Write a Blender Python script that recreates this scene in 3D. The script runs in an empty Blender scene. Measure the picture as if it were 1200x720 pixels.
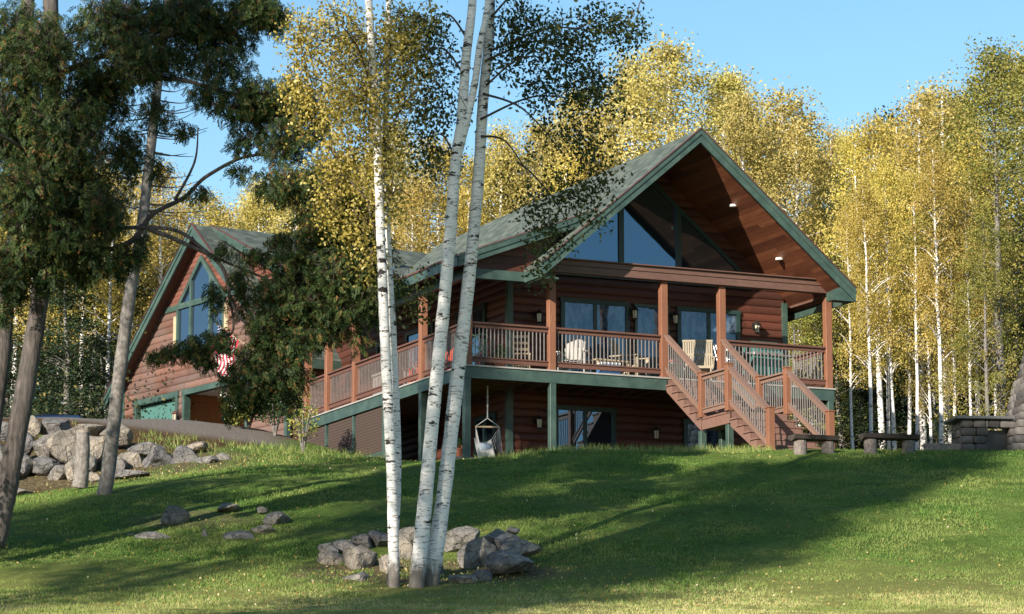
import bpy, math, random
import numpy as np
from mathutils import Matrix, Vector
R = math.radians
SC = bpy.context.scene
COL = SC.collection
# ------------------------------------------------------------------ camera
F = 3572.0; PITCH = math.atan(605/F)
cam = bpy.data.cameras.new('camera'); camo = bpy.data.objects.new('camera', cam); COL.objects.link(camo)
cam.sensor_width = 36; cam.lens = 36*F/1200; cam.clip_start = .5; cam.clip_end = 3000
camo.location = (0, 0, 0); camo.rotation_euler = (math.pi/2+PITCH, 0, 0)
SC.camera = camo
# ------------------------------------------------------------------ light
SUN_AZ, SUN_EL = R(32), R(22)          # azimuth: sun behind the camera, this far to the left
w = bpy.data.worlds.new('World'); SC.world = w; w.use_nodes = True
nt = w.node_tree; bgn = nt.nodes['Background']; sky = nt.nodes.new('ShaderNodeTexSky')
sky.sky_type = 'NISHITA'; sky.sun_disc = False; sky.sun_elevation = SUN_EL; sky.sun_rotation = math.pi+SUN_AZ
sky.air_density = 1.0; sky.dust_density = .15; sky.ozone_density = 1.5; sky.air_density = 1.0
hs = nt.nodes.new('ShaderNodeHueSaturation'); hs.inputs['Hue'].default_value = .492; hs.inputs['Saturation'].default_value = 1.18
nt.links.new(sky.outputs[0], hs.inputs['Color']); nt.links.new(hs.outputs[0], bgn.inputs[0]); bgn.inputs[1].default_value = .09
sl = bpy.data.lights.new('sun', 'SUN'); sl.energy = 5.0; sl.angle = R(.5); sl.color = (1, .90, .77)
so = bpy.data.objects.new('sun', sl); COL.objects.link(so)
sdir = Vector((-math.sin(SUN_AZ)*math.cos(SUN_EL), -math.cos(SUN_AZ)*math.cos(SUN_EL), math.sin(SUN_EL)))
so.rotation_euler = sdir.to_track_quat('Z', 'Y').to_euler()
SC.view_settings.view_transform = 'Standard'; SC.view_settings.look = 'None'
SC.view_settings.exposure = 1.0; SC.view_settings.gamma = 1
SC.view_settings.use_curve_mapping = False
SC.cycles.max_bounces = 6; SC.cycles.transparent_max_bounces = 4; SC.cycles.diffuse_bounces = 2
# ------------------------------------------------------------------ helpers
def at(px, py, Y):
    x = (px-600)/F; y = -(py-360)/F; c, s = math.cos(PITCH), math.sin(PITCH)
    d = (x, c-y*s, s+y*c); k = Y/d[1]
    return Vector((d[0]*k, Y, d[2]*k))
def atz(px, Y, z):                       # point at depth Y, height z, seen at column px
    c, s = math.cos(PITCH), math.sin(PITCH)
    return Vector(((px-600)/F*(Y*c+z*s), Y, z))
def proj(p):
    c, s = math.cos(PITCH), math.sin(PITCH); d = p[1]*c+p[2]*s
    return 600+F*p[0]/d, 360-F*(-p[1]*s+p[2]*c)/d
MATS = {}
def mat(name, build):
    if name not in MATS:
        m = bpy.data.materials.new(name); m.use_nodes = True; MATS[name] = m
        build(m.node_tree, m.node_tree.nodes['Principled BSDF'])
    return MATS[name]
class N:                                  # tiny node-tree writer
    def __init__(s, t): s.t = t
    def n(s, typ, **kw):
        o = s.t.nodes.new('ShaderNode'+typ)
        for k, v in kw.items(): setattr(o, k, v)
        return o
    def l(s, a, b): s.t.links.new(a, b)
    def coord(s, which='Object', scale=(1, 1, 1), rot=(0, 0, 0)):
        c = s.n('TexCoord'); m = s.n('Mapping'); m.inputs['Scale'].default_value = scale; m.inputs['Rotation'].default_value = rot
        s.l(c.outputs[which], m.inputs['Vector']); return m.outputs[0]
    def world(s, scale=(1, 1, 1)):
        c = s.n('NewGeometry'); m = s.n('Mapping'); m.inputs['Scale'].default_value = scale
        s.l(c.outputs['Position'], m.inputs['Vector']); return m.outputs[0]
    def noise(s, vec, scale, detail=4, rough=.55):
        o = s.n('TexNoise'); o.inputs['Scale'].default_value = scale; o.inputs['Detail'].default_value = detail
        o.inputs['Roughness'].default_value = rough; s.l(vec, o.inputs['Vector']); return o.outputs['Fac']
    def ramp(s, fac, stops, interp='LINEAR'):
        o = s.n('ValToRGB'); cr = o.color_ramp; cr.interpolation = interp
        while len(cr.elements) < len(stops): cr.elements.new(.5)
        for e, (p, c) in zip(cr.elements, stops): e.position = p; e.color = (*c, 1) if len(c) == 3 else c
        s.l(fac, o.inputs[0]); return o.outputs[0]
    def mix(s, fac, a, b, mode='MIX'):
        o = s.n('MixRGB', blend_type=mode)
        for i, v in ((0, fac), (1, a), (2, b)):
            if isinstance(v, (int, float)): o.inputs[i].default_value = v
            elif isinstance(v, tuple): o.inputs[i].default_value = (*v, 1)
            else: s.l(v, o.inputs[i])
        return o.outputs[0]
    def math(s, op, a, b=0.0):
        o = s.n('Math', operation=op)
        for i, v in ((0, a), (1, b)):
            if isinstance(v, (int, float)): o.inputs[i].default_value = v
            else: s.l(v, o.inputs[i])
        return o.outputs[0]
    def bump(s, h, bsdf, strength=.4, dist=.02):
        o = s.n('Bump'); o.inputs['Strength'].default_value = strength; o.inputs['Distance'].default_value = dist
        s.l(h, o.inputs['Height']); s.l(o.outputs[0], bsdf.inputs['Normal'])
def g(c): return tuple((v/255/12.92 if v/255 <= .04045 else ((v/255+.055)/1.055)**2.4) for v in c)

def wood(name, base, var=.35, rough=.6, grain=(1, 1, 1), weather=None, spec=.3):
    def b(t, p):
        k = N(t); v = k.coord('Object', grain)
        f = k.noise(v, 6, 6, .65); f2 = k.noise(k.coord('Object'), .9, 3)
        dark = tuple(c*(1-var) for c in base); lite = tuple(min(1, c*(1+var)) for c in base)
        c = k.ramp(f, [(.3, dark), (.52, base), (.72, lite)])
        c = k.mix(k.ramp(f2, [(.35, (0, 0, 0)), (.7, (1, 1, 1))]), c, tuple(weather) if weather else tuple(c_*.8 for c_ in base))
        if weather: pass
        t.links.new(c, p.inputs['Base Color']); p.inputs['Roughness'].default_value = rough; p.inputs['Specular IOR Level'].default_value = spec
        k.bump(f, p, .35, .01)
    return mat(name, b)
def plain(name, col, rough=.6, metal=0, var=.15, scale=8, spec=.4):
    def b(t, p):
        k = N(t); f = k.noise(k.coord('Object'), scale, 5, .6)
        t.links.new(k.ramp(f, [(.3, tuple(c*(1-var) for c in col)), (.7, tuple(min(1, c*(1+var)) for c in col))]), p.inputs['Base Color'])
        p.inputs['Roughness'].default_value = rough; p.inputs['Metallic'].default_value = metal; p.inputs['Specular IOR Level'].default_value = spec
    return mat(name, b)
def logs(name, base, weather, wamt=.5):   # round log siding: a colour per log length, grain along the log, dark checks
    def b(t, p):
        k = N(t); o = k.coord('Object')
        sx = k.n('SeparateXYZ'); k.l(o, sx.inputs[0])
        row = k.math('FLOOR', k.math('DIVIDE', k.math('ADD', sx.outputs[2], 40.0), LOGH))
        al = k.math('ADD', sx.outputs[0], sx.outputs[1])
        shift = k.math('MULTIPLY', row, 1.37)
        seg = k.math('FLOOR', k.math('DIVIDE', k.math('ADD', al, shift), 2.9))
        cb = k.n('CombineXYZ'); k.l(row, cb.inputs[0]); k.l(seg, cb.inputs[1])
        wn = k.n('TexWhiteNoise'); k.l(cb.outputs[0], wn.inputs['Vector'])
        tone = k.ramp(wn.outputs['Value'], [(0, tuple(c*.62 for c in base)), (.5, base), (1, tuple(c*1.4 for c in base))])
        gr = k.noise(k.coord('Object', (1, 1, 14)), 3.0, 6, .65)
        c = k.mix(.45, tone, k.ramp(gr, [(.3, (.25, .22, .22)), (.6, (1, 1, 1))]), 'MULTIPLY')
        wf = k.noise(k.coord('Object', (1, 1, 1.6)), .55, 4, .6)
        c = k.mix(k.math('MULTIPLY', k.ramp(wf, [(.38, (0, 0, 0)), (.62, (1, 1, 1))]), wamt), c, weather)
        kv = k.n('TexVoronoi'); kv.inputs['Scale'].default_value = 1.6; k.l(k.coord('Object', (1, 1, 2.2)), kv.inputs['Vector'])
        c = k.mix(k.ramp(kv.outputs['Distance'], [(.03, (1, 1, 1)), (.075, (0, 0, 0))]), c, (.03, .014, .01))
        ck = k.noise(k.coord('Object', (.9, .9, 30)), 2.0, 5, .8); c = k.mix(k.ramp(ck, [(.62, (0, 0, 0)), (.68, (.7, .7, .7))]), c, (.035, .018, .014))
        jt = k.math('FRACT', k.math('DIVIDE', k.math('ADD', al, shift), 2.9)); c = k.mix(k.ramp(jt, [(.0, (1, 1, 1)), (.006, (0, 0, 0))]), c, (.02, .01, .008))
        k.l(c, p.inputs['Base Color']); p.inputs['Roughness'].default_value = .55; p.inputs['Specular IOR Level'].default_value = .35
        k.bump(gr, p, .3, .012)
    return mat(name, b)
LOGH = .19
M_LOG = logs('red_brown_log', (.090, .028, .017), (.058, .030, .024), .5)
M_LOGG = logs('weathered_log', (.165, .078, .054), (.14, .102, .088), .8)
M_SHAKE = logs('red_shake', (.16, .058, .040), (.13, .075, .06), .5)
M_POST = wood('orange_post', (.225, .098, .056), .3, .6, (9, 9, .8))
M_BEAM = wood('brown_beam', (.13, .072, .055), .35, .6, (.7, 9, 9))
M_RAIL = wood('brown_rail', (.13, .062, .045), .35, .55, (3, 3, 9))
M_STAIR = wood('stair_wood', (.185, .10, .075), .35, .65, (2, 2, 9), weather=(.17, .10, .08))
M_SRAIL = wood('stair_rail_wood', (.21, .13, .10), .3, .6, (4, 4, 4))
M_BAL = plain('baluster_metal', (.20, .18, .17), .5, .0, .15)
M_SOF = None
def b_soffit(t, p):
    k = N(t); o = k.coord('Object'); sx = k.n('SeparateXYZ'); k.l(o, sx.inputs[0])
    zz = k.math('DIVIDE', sx.outputs[0], .125); row = k.math('FLOOR', zz); fr = k.math('FRACT', zz)
    cb = k.n('CombineXYZ'); k.l(row, cb.inputs[0]); k.l(k.math('FLOOR', k.math('DIVIDE', k.math('ADD', sx.outputs[1], k.math('MULTIPLY', row, .7)), 2.2)), cb.inputs[1])
    wn = k.n('TexWhiteNoise'); k.l(cb.outputs[0], wn.inputs['Vector'])
    c = k.ramp(wn.outputs['Value'], [(0, (.10, .032, .016)), (.6, (.18, .062, .028)), (1, (.25, .095, .045))])
    gr = k.noise(k.coord('Object', (12, .8, 12)), 3, 5)
    c = k.mix(.5, c, k.ramp(gr, [(.3, (.35, .3, .3)), (.62, (1, 1, 1))]), 'MULTIPLY')
    kn = k.n('TexVoronoi'); kn.inputs['Scale'].default_value = 2.3; k.l(k.coord('Object', (1.6, .7, 1.6)), kn.inputs['Vector'])
    c = k.mix(k.ramp(kn.outputs['Distance'], [(.02, (1, 1, 1)), (.06, (0, 0, 0))]), c, (.10, .03, .015))
    gap = k.ramp(fr, [(0, (1, 1, 1)), (.07, (0, 0, 0))])
    c = k.mix(gap, c, (.03, .012, .008)); k.l(c, p.inputs['Base Color']); p.inputs['Roughness'].default_value = .5
M_SOF = mat('soffit_boards', b_soffit)
def b_green(t, p):
    k = N(t); f = k.noise(k.coord('Object'), 3, 6, .65)
    k.l(k.ramp(f, [(.3, (.025, .048, .040)), (.55, (.044, .078, .064)), (.75, (.075, .112, .092))]), p.inputs['Base Color'])
    p.inputs['Roughness'].default_value = .45; k.bump(k.noise(k.coord('Object'), 30, 3), p, .15, .005)
M_GREEN = mat('green_paint', b_green)
M_DGREEN = plain('dark_green_paint', (.018, .042, .040), .4)
def b_shingle(t, p):
    k = N(t); o = k.coord('Object'); sx = k.n('SeparateXYZ'); k.l(o, sx.inputs[0])
    zz = k.math('DIVIDE', k.math('ADD', sx.outputs[2], 50.0), .10); row = k.math('FLOOR', zz); fr = k.math('FRACT', zz)
    cb = k.n('CombineXYZ'); k.l(row, cb.inputs[0])
    k.l(k.math('FLOOR', k.math('DIVIDE', k.math('ADD', sx.outputs[1], k.math('MULTIPLY', row, .137)), .23)), cb.inputs[1])
    wn = k.n('TexWhiteNoise'); k.l(cb.outputs[0], wn.inputs['Vector'])
    c = k.ramp(wn.outputs['Value'], [(0, (.045, .062, .052)), (.5, (.078, .100, .084)), (1, (.125, .148, .125))])
    gr = k.noise(o, 60, 3); c = k.mix(.5, c, k.ramp(gr, [(.3, (.6, .6, .6)), (.7, (1, 1, 1))]), 'MULTIPLY')
    big = k.noise(o, .7, 4); c = k.mix(.5, c, k.ramp(big, [(.35, (.7, .72, .7)), (.65, (1, 1, 1))]), 'MULTIPLY')
    mo = k.noise(o, 2.2, 5, .7); c = k.mix(k.ramp(mo, [(.58, (0, 0, 0)), (.72, (.6, .6, .6))]), c, (.13, .12, .06)); c = k.mix(k.ramp(fr, [(0, (1, 1, 1)), (.22, (0, 0, 0))]), c, (.035, .045, .04))
    k.l(c, p.inputs['Base Color']); p.inputs['Roughness'].default_value = .85
    k.bump(fr, p, 1.0, .03)
M_SHIN = mat('shingles', b_shingle)
M_RED = plain('red_drip_edge', (.09, .04, .035), .6)
def b_glass(t, p):
    k = N(t); p.inputs['Base Color'].default_value = (.012, .018, .028, 1); p.inputs['Roughness'].default_value = .015
    p.inputs['IOR'].default_value = 2.9; p.inputs['Specular Tint'].default_value = (.50, .74, 1, 1)
    k.bump(k.noise(k.coord('Object'), 1.3, 2), p, .04, .03)
M_GLASS = mat('window_glass', b_glass)
def b_glassw(t, p):
    k = N(t); f = k.noise(k.coord('Object', (2, 2, 1)), 3.2, 4, .7)
    k.l(k.ramp(f, [(.4, (.02, .03, .05)), (.6, (.10, .14, .20))]), p.inputs['Base Color']); p.inputs['Roughness'].default_value = .03
    p.inputs['IOR'].default_value = 2.0; p.inputs['Specular Tint'].default_value = (.6, .8, 1, 1)
    k.bump(k.noise(k.coord('Object'), 2.5, 2), p, .12, .05)
M_GLASSW = mat('window_glass_curtained', b_glassw)
M_CURT = plain('pale_curtain', (.62, .60, .52), .8)
M_BLACK = plain('black_metal', (.02, .02, .02), .4)
M_LAMPG = plain('lamp_glass', (.5, .45, .35), .2)
M_WHITE = plain('white_paint', (.75, .75, .73), .5, 0, .06)
M_STEEL = plain('stainless_steel', (.55, .56, .58), .3, .8, .1)
M_CONC = plain('concrete', (.26, .25, .23), .85, 0, .3, 5)
M_IND = plain('indoor_dark', (.03, .02, .018), .8)
M_YEL = plain('yellow_plastic', (.7, .55, .05), .5)
M_GDOOR = plain('garage_green', (.06, .15, .13), .5, 0, .08, 2)
M_PLY = wood('plywood', (.40, .17, .07), .25, .7, (2, 2, 2))
M_WICK = wood('wicker', (.34, .29, .21), .3, .7, (20, 20, 20))
M_PALE = wood('pale_wood', (.50, .38, .24), .25, .6, (6, 6, 2))
M_GREYW = wood('grey_plastic_wood', (.34, .33, .31), .15, .6)
M_REDP = plain('red_plastic', (.55, .07, .035), .45)
M_TERRA = plain('terracotta', (.42, .14, .07), .7)
M_BLUEP = plain('blue_plastic', (.10, .28, .62), .4)
M_GRILL = plain('green_enamel', (.06, .17, .15), .3, .2)
M_ROPE = plain('white_rope', (.42, .41, .39), .8)
M_CUSH = plain('red_check_cushion', (.50, .12, .11), .8, 0, .5, 30)
M_RUBBER = plain('rubber', (.02, .02, .02), .8)

def link(o, parent=None):
    COL.objects.link(o)
    if parent is not None: o.parent = parent
    return o
def tag(o, label=None, cat=None, group=None, kind=None):
    if label: o['label'] = label
    if cat: o['category'] = cat
    if group: o['group'] = group
    if kind: o['kind'] = kind
    return o
def empty(name, loc=(0, 0, 0), rz=0, **kw):
    o = bpy.data.objects.new(name, None); o.empty_display_size = .3; COL.objects.link(o)
    o.location = loc; o.rotation_euler = (0, 0, rz); return tag(o, **kw)
class MB:
    def __init__(s, off=(0, 0, 0)): s.v = []; s.f = []; s.m = []; s.off = Vector(off)
    def add(s, vs, fs, mi=0):
        n = len(s.v); s.v += [tuple(Vector(a)+s.off) for a in vs]
        for f in fs: s.f.append([n+i for i in f]); s.m.append(mi)
    def box(s, lo, hi, mi=0):
        (a, b, c), (d, e, f) = lo, hi
        s.hexa([(a, b, c), (d, b, c), (d, e, c), (a, e, c), (a, b, f), (d, b, f), (d, e, f), (a, e, f)], mi)
    def hexa(s, v, mi=0):
        s.add(v, [(0, 3, 2, 1), (4, 5, 6, 7), (0, 1, 5, 4), (1, 2, 6, 5), (2, 3, 7, 6), (3, 0, 4, 7)], mi)
    def bar(s, a, b, w, h, mi=0, up=(0, 0, 1)):   # bar from a to b, w sideways, h along up
        a, b = Vector(a), Vector(b); d = (b-a).normalized(); u = Vector(up)
        sd = d.cross(u)
        if sd.length < 1e-4: sd = d.cross(Vector((0, 1, 0)))
        sd = sd.normalized()*w/2; uu = sd.cross(d).normalized()*h/2
        s.hexa([a-sd-uu, b-sd-uu, b+sd-uu, a+sd-uu, a-sd+uu, b-sd+uu, b+sd+uu, a+sd+uu], mi)
    def prism(s, poly, ext, mi=0):                # poly: 3D loop, extruded by vector
        n = len(poly); e = Vector(ext); vs = [Vector(p) for p in poly]+[Vector(p)+e for p in poly]
        s.add(vs, [tuple(range(n-1, -1, -1)), tuple(range(n, 2*n))]+[(i, (i+1) % n, n+(i+1) % n, n+i) for i in range(n)], mi)
    def tube(s, pts, rad, seg=8, mi=0, cap=True):
        pts = [Vector(p) for p in pts]; n = len(pts)
        if isinstance(rad, (int, float)): rad = [rad]*n
        base = len(s.v); ref = Vector((.3, .2, .9)) if abs((pts[-1]-pts[0]).normalized().z) < .8 else Vector((1, .1, 0))
        for i, p in enumerate(pts):
            d = (pts[min(i+1, n-1)]-pts[max(i-1, 0)]).normalized()
            a = d.cross(ref).normalized(); b = d.cross(a)
            for k in range(seg):
                t = 2*math.pi*k/seg; s.v.append(tuple(p+(a*math.cos(t)+b*math.sin(t))*rad[i]+s.off))
        for i in range(n-1):
            for k in range(seg):
                s.f.append([base+i*seg+k, base+i*seg+(k+1) % seg, base+(i+1)*seg+(k+1) % seg, base+(i+1)*seg+k]); s.m.append(mi)
        if cap:
            s.f.append([base+k for k in range(seg-1, -1, -1)]); s.m.append(mi)
            s.f.append([base+(n-1)*seg+k for k in range(seg)]); s.m.append(mi)
    def lathe(s, c, prof, seg=16, mi=0):          # prof: (r, z)
        base = len(s.v)
        for r, z in prof:
            for k in range(seg):
                t = 2*math.pi*k/seg; s.v.append((c[0]+r*math.cos(t)+s.off[0], c[1]+r*math.sin(t)+s.off[1], c[2]+z+s.off[2]))
        for i in range(len(prof)-1):
            for k in range(seg):
                s.f.append([base+i*seg+k, base+i*seg+(k+1) % seg, base+(i+1)*seg+(k+1) % seg, base+(i+1)*seg+k]); s.m.append(mi)
        s.f.append([base+k for k in range(seg-1, -1, -1)]); s.m.append(mi)
        s.f.append([base+(len(prof)-1)*seg+k for k in range(seg)]); s.m.append(mi)
    def build(s, name, mats, parent=None, smooth=False, bevel=0):
        me = bpy.data.meshes.new(name); me.from_pydata(s.v, [], s.f)
        mats = mats if isinstance(mats, (list, tuple)) else [mats]
        for m in mats: me.materials.append(m)
        me.polygons.foreach_set('material_index', s.m)
        if smooth: me.polygons.foreach_set('use_smooth', [True]*len(s.f))
        me.update(); o = bpy.data.objects.new(name, me); link(o, parent)
        if bevel:
            md = o.modifiers.new('bevel', 'BEVEL'); md.width = bevel; md.segments = 1; md.limit_method = 'ANGLE'
        return o
def copy_tree(o, parent=None):
    c = o.copy(); COL.objects.link(c); c.parent = parent
    for ch in list(o.children): copy_tree(ch, c)
    return c
def fast_mesh(name, V, nper, mats, attrs=None):    # V: (N*nper,3)
    me = bpy.data.meshes.new(name); nv = len(V); nf = nv//nper
    me.vertices.add(nv); me.vertices.foreach_set('co', V.astype(np.float32).ravel())
    me.loops.add(nv); me.loops.foreach_set('vertex_index', np.arange(nv, dtype=np.int32))
    me.polygons.add(nf); me.polygons.foreach_set('loop_start', np.arange(0, nv, nper, dtype=np.int32))
    for m in (mats if isinstance(mats, (list, tuple)) else [mats]): me.materials.append(m)
    if attrs is not None:
        a = me.attributes.new('tint', 'FLOAT', 'FACE'); a.data.foreach_set('value', attrs.astype(np.float32))
    me.update(calc_edges=True); return me

# ------------------------------------------------------------------ terrain
CP = []
def cpx(px, py, Y): p = at(px, py, Y); CP.append((p.x, p.y, p.z))
for px in (-150, 150, 400, 650, 900, 1150, 1400):
    dz = 0
    for py, Y in ((727, 44), (690, 50), (641, 54)):
        cpx(px, py, Y)
for px in (350, 500, 650, 850, 1050, 1300): cpx(px, 592, 58)
cpx(0, 606, 58); cpx(150, 597, 58); cpx(230, 594, 58)
cpx(0, 590, 60.5); cpx(-120, 600, 60.5)
for px in (650, 800, 950, 1150, 1300): cpx(px, 555, 62)
cpx(520, 558, 62); cpx(400, 560, 62); cpx(280, 562, 61.5); cpx(130, 572, 61.2); 
for px in (650, 750, 900, 1050, 1200, 1350): cpx(px, 529, 65)
cpx(600, 537, 65.2); cpx(520, 541, 65.4); cpx(440, 546, 65); cpx(350, 548, 64.5); cpx(270, 551, 64)
for (X, Y) in ((1, 68), (5, 69), (9, 70), (13, 69), (4, 76), (9, 78), (17, 72), (15, 80), (22, 78), (30, 80)): CP.append((X, Y, 7.95))
CP += [(-.5, 72, 7.95), (-2, 76, 8.6), (-1.2, 68, 7.95)]
# shrub bank and upper drive on the left
cpx(430, 540, 67.5); cpx(400, 530, 70); cpx(365, 522, 74); cpx(300, 518, 71); cpx(330, 540, 66.5); cpx(230, 528, 67.8); cpx(300, 533, 67.5)
cpx(250, 498, 72.5); cpx(180, 497, 71.5); cpx(310, 502, 73.5); cpx(100, 497, 70); cpx(20, 497, 69.5); cpx(-120, 497, 69.5)
CP += [(-7.5, 76, 9.7), (-10, 80, 9.7), (-14, 82, 9.35), (-12, 79.5, 9.1), (-17, 78, 9.3), (-6, 80, 9.7), (-22, 76, 9.7), (-12, 88, 9.8), (-4.5, 84, 9.7), (-20, 90, 10)]
# foot of the boulder wall
cpx(20, 575, 64.5); cpx(90, 566, 65.2); cpx(140, 556, 65.6); cpx(-100, 580, 64)
CP += [(0, 0, -1.7), (-20, 0, -1.8), (20, 0, -1.6), (0, 20, -.4), (-20, 22, -.4), (20, 22, -.4), (0, 36, 1.4), (-22, 36, 1.4), (22, 36, 1.4), (30, 52, 4), (-30, 52, 4),
       (-45, 30, 0), (45, 30, 0), (40, 66, 8.3), (-40, 66, 8.0), (-40, 90, 10.5), (0, 95, 9), (20, 95, 9), (45, 95, 9.5), (-20, 110, 11.5), (10, 120, 11), (45, 120, 12),
       (-50, 130, 14), (0, 150, 15), (50, 150, 15), (0, -20, -2), (-45, -10, -2), (45, -10, -2)]
CP = np.array(CP)
def _phi(r2): return r2*np.log(r2+1e-9)*.5
def _tps(P, lam=.6):
    n = len(P); X = P[:, :2]/20; r2 = ((X[:, None]-X[None])**2).sum(-1)
    K = _phi(r2)+np.eye(n)*lam*.001; Q = np.c_[np.ones(n), X]
    A = np.block([[K, Q], [Q.T, np.zeros((3, 3))]]); return np.linalg.solve(A, np.r_[P[:, 2], 0, 0, 0])
TW = _tps(CP)
def ground(x, y):
    x = np.asarray(x, float); y = np.asarray(y, float); sh = x.shape
    xc = np.clip(x, -55, 55); yc = np.clip(y, -25, 155)
    q = np.stack([xc.ravel(), yc.ravel()], -1)/20; out = np.empty(len(q)); X = CP[:, :2]/20
    for i in range(0, len(q), 20000):
        qq = q[i:i+20000]; r2 = ((qq[:, None]-X[None])**2).sum(-1)
        out[i:i+20000] = _phi(r2)@TW[:len(CP)]+TW[-3]+qq@TW[-2:]
    out = out.reshape(sh)
    out = out+np.clip(np.abs(x)-55, 0, 400)*.03+np.clip(y-155, 0, 400)*.06
    return out
def gz(x, y): return float(ground(np.array([x]), np.array([y]))[0])
def on_ground(px, Y):
    """world point on the terrain at column px, depth Y"""
    z = 5.0
    for _ in range(6): p = atz(px, Y, z); z = gz(p.x, p.y)
    return Vector((p.x, Y, z))

def build_ground():
    xs = np.concatenate([np.linspace(-400, -60, 18), np.linspace(-57, -16, 28), np.arange(-15.5, 15.6, .22), np.linspace(16, 57, 28), np.linspace(60, 400, 18)])
    ys = np.concatenate([np.linspace(-200, -25, 10), np.linspace(-20, 42, 50), np.arange(42.5, 80, .22), np.linspace(80.5, 110, 40), np.linspace(113, 155, 18), np.linspace(165, 500, 20)])
    X, Y = np.meshgrid(xs, ys); Z = ground(X, Y)
    rng = np.random.default_rng(3)
    from mathutils import noise as mn
    und = np.array([mn.noise(Vector((a*.55, b*.55, 0)))*.05+mn.noise(Vector((a*1.9, b*1.9, 3)))*.022 for a, b in zip(X.ravel(), Y.ravel())]).reshape(X.shape)
    Z = Z+und
    ny, nx = X.shape; V = np.stack([X, Y, Z], -1).reshape(-1, 3)
    i = np.arange(ny*nx).reshape(ny, nx); Fq = np.stack([i[:-1, :-1], i[:-1, 1:], i[1:, 1:], i[1:, :-1]], -1).reshape(-1, 4)
    me = bpy.data.meshes.new('ground'); me.vertices.add(len(V)); me.vertices.foreach_set('co', V.astype(np.float32).ravel())
    me.loops.add(Fq.size); me.loops.foreach_set('vertex_index', Fq.ravel().astype(np.int32))
    me.polygons.add(len(Fq)); me.polygons.foreach_set('loop_start', np.arange(0, Fq.size, 4, dtype=np.int32)); me.polygons.foreach_set('use_smooth', np.ones(len(Fq), bool))
    # what covers the ground where: lawn, gravel drive, forest litter, bare bank
    x, y = V[:, 0], V[:, 1]
    lawn, grav, bare = cover(x, y)
    ca = me.color_attributes.new('cover', 'FLOAT_COLOR', 'POINT'); ca.data.foreach_set('color', np.stack([lawn, grav, bare, np.ones_like(lawn)], -1).astype(np.float32).ravel())
    me.update(calc_edges=True)
    def b(t, p):
        k = N(t); at_ = k.n('VertexColor', layer_name='cover'); s = k.n('SeparateColor'); k.l(at_.outputs[0], s.inputs[0])
        v = k.world()
        f1 = k.noise(v, .45, 5, .6); f2 = k.noise(v, 9, 4, .7); f3 = k.noise(v, 45, 3, .7)
        grass = k.ramp(f1, [(.3, (.06, .115, .02)), (.5, (.11, .175, .038)), (.7, (.18, .21, .06))])
        grass = k.mix(.8, grass, k.ramp(f2, [(.3, (.35, .40, .30)), (.7, (1.25, 1.15, 1.1))]), 'MULTIPLY')
        sx = k.n('SeparateXYZ'); k.l(v, sx.inputs[0])
        dry_litf = k.math('MULTIPLY', k.ramp(k.math('ADD', k.math('DIVIDE', sx.outputs[1], 100.0), k.math('MULTIPLY', f1, .05)), [(.505, (1, 1, 1)), (.56, (0, 0, 0))]), .9)  # low band yellowed: dry grass, plus the sunlit strip put into the colour
        grass = k.mix(dry_litf, grass, k.mix(f2, (.26, .22, .08), (.17, .19, .05)))
        litter = k.ramp(f2, [(.3, (.035, .022, .012)), (.55, (.09, .055, .025)), (.75, (.20, .13, .05))])
        grav = k.mix(k.ramp(f3, [(.3, (0, 0, 0)), (.7, (1, 1, 1))]), (.09, .078, .07), (.26, .23, .20))
        bare = k.mix(k.ramp(k.math('MULTIPLY', k.math('ADD', f2, f3), .5), [(.38, (0, 0, 0)), (.62, (1, 1, 1))]), (.045, .034, .02), (.19, .155, .085))
        c = k.mix(s.outputs[0], litter, grass); c = k.mix(s.outputs[1], c, grav)
        br = k.ramp(k.math('MULTIPLY', s.outputs[2], k.math('ADD', f2, .5)), [(.30, (0, 0, 0)), (.62, (1, 1, 1))])
        c = k.mix(br, c, bare); k.l(c, p.inputs['Base Color']); p.inputs['Roughness'].default_value = .95; p.inputs['Specular IOR Level'].default_value = .1
        k.bump(k.math('ADD', f2, f3), p, .7, .06)
    me.materials.append(mat('ground_cover', b))
    link(tag(bpy.data.objects.new('ground', me), kind='structure'))
def smooth(a, b, x): t = np.clip((x-a)/(b-a), 0, 1); return t*t*(3-2*t)
def cover(x, y):
    px = 600+F*x/np.maximum(y, 1)/1.014
    front = np.interp(px, [0, 60, 130, 250, 330, 400, 480, 560, 1200], [62.4, 63.8, 64.4, 67.0, 71.5, 74, 67.5, 68.2, 68.5])
    front = np.where(px < 0, 61.5, front); front = np.where(px > 1200, 68.5, front)
    lawn = 1-smooth(0, .9, y-front)
    grav = smooth(70.0, 71.0, y)*smooth(-4.9, -6.0, x)*(1-smooth(92, 95, y))*smooth(-26, -24, x)
    bare = smooth(63.6, 65.0, y)*(1-smooth(67, 68.5, y))*smooth(-4.5, -6.5, x)*.6
    d = np.hypot((x+1.45)/2.9, (y-51.7)/1.5); bare = np.maximum(bare, (1-smooth(.5, 1.2, d))*.75)
    d = np.hypot((x+6.0)/2.3, (y-56.6)/1.5); bare = np.maximum(bare, (1-smooth(.3, 1.2, d))*.5)
    return lawn, grav, bare
build_ground()

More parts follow.
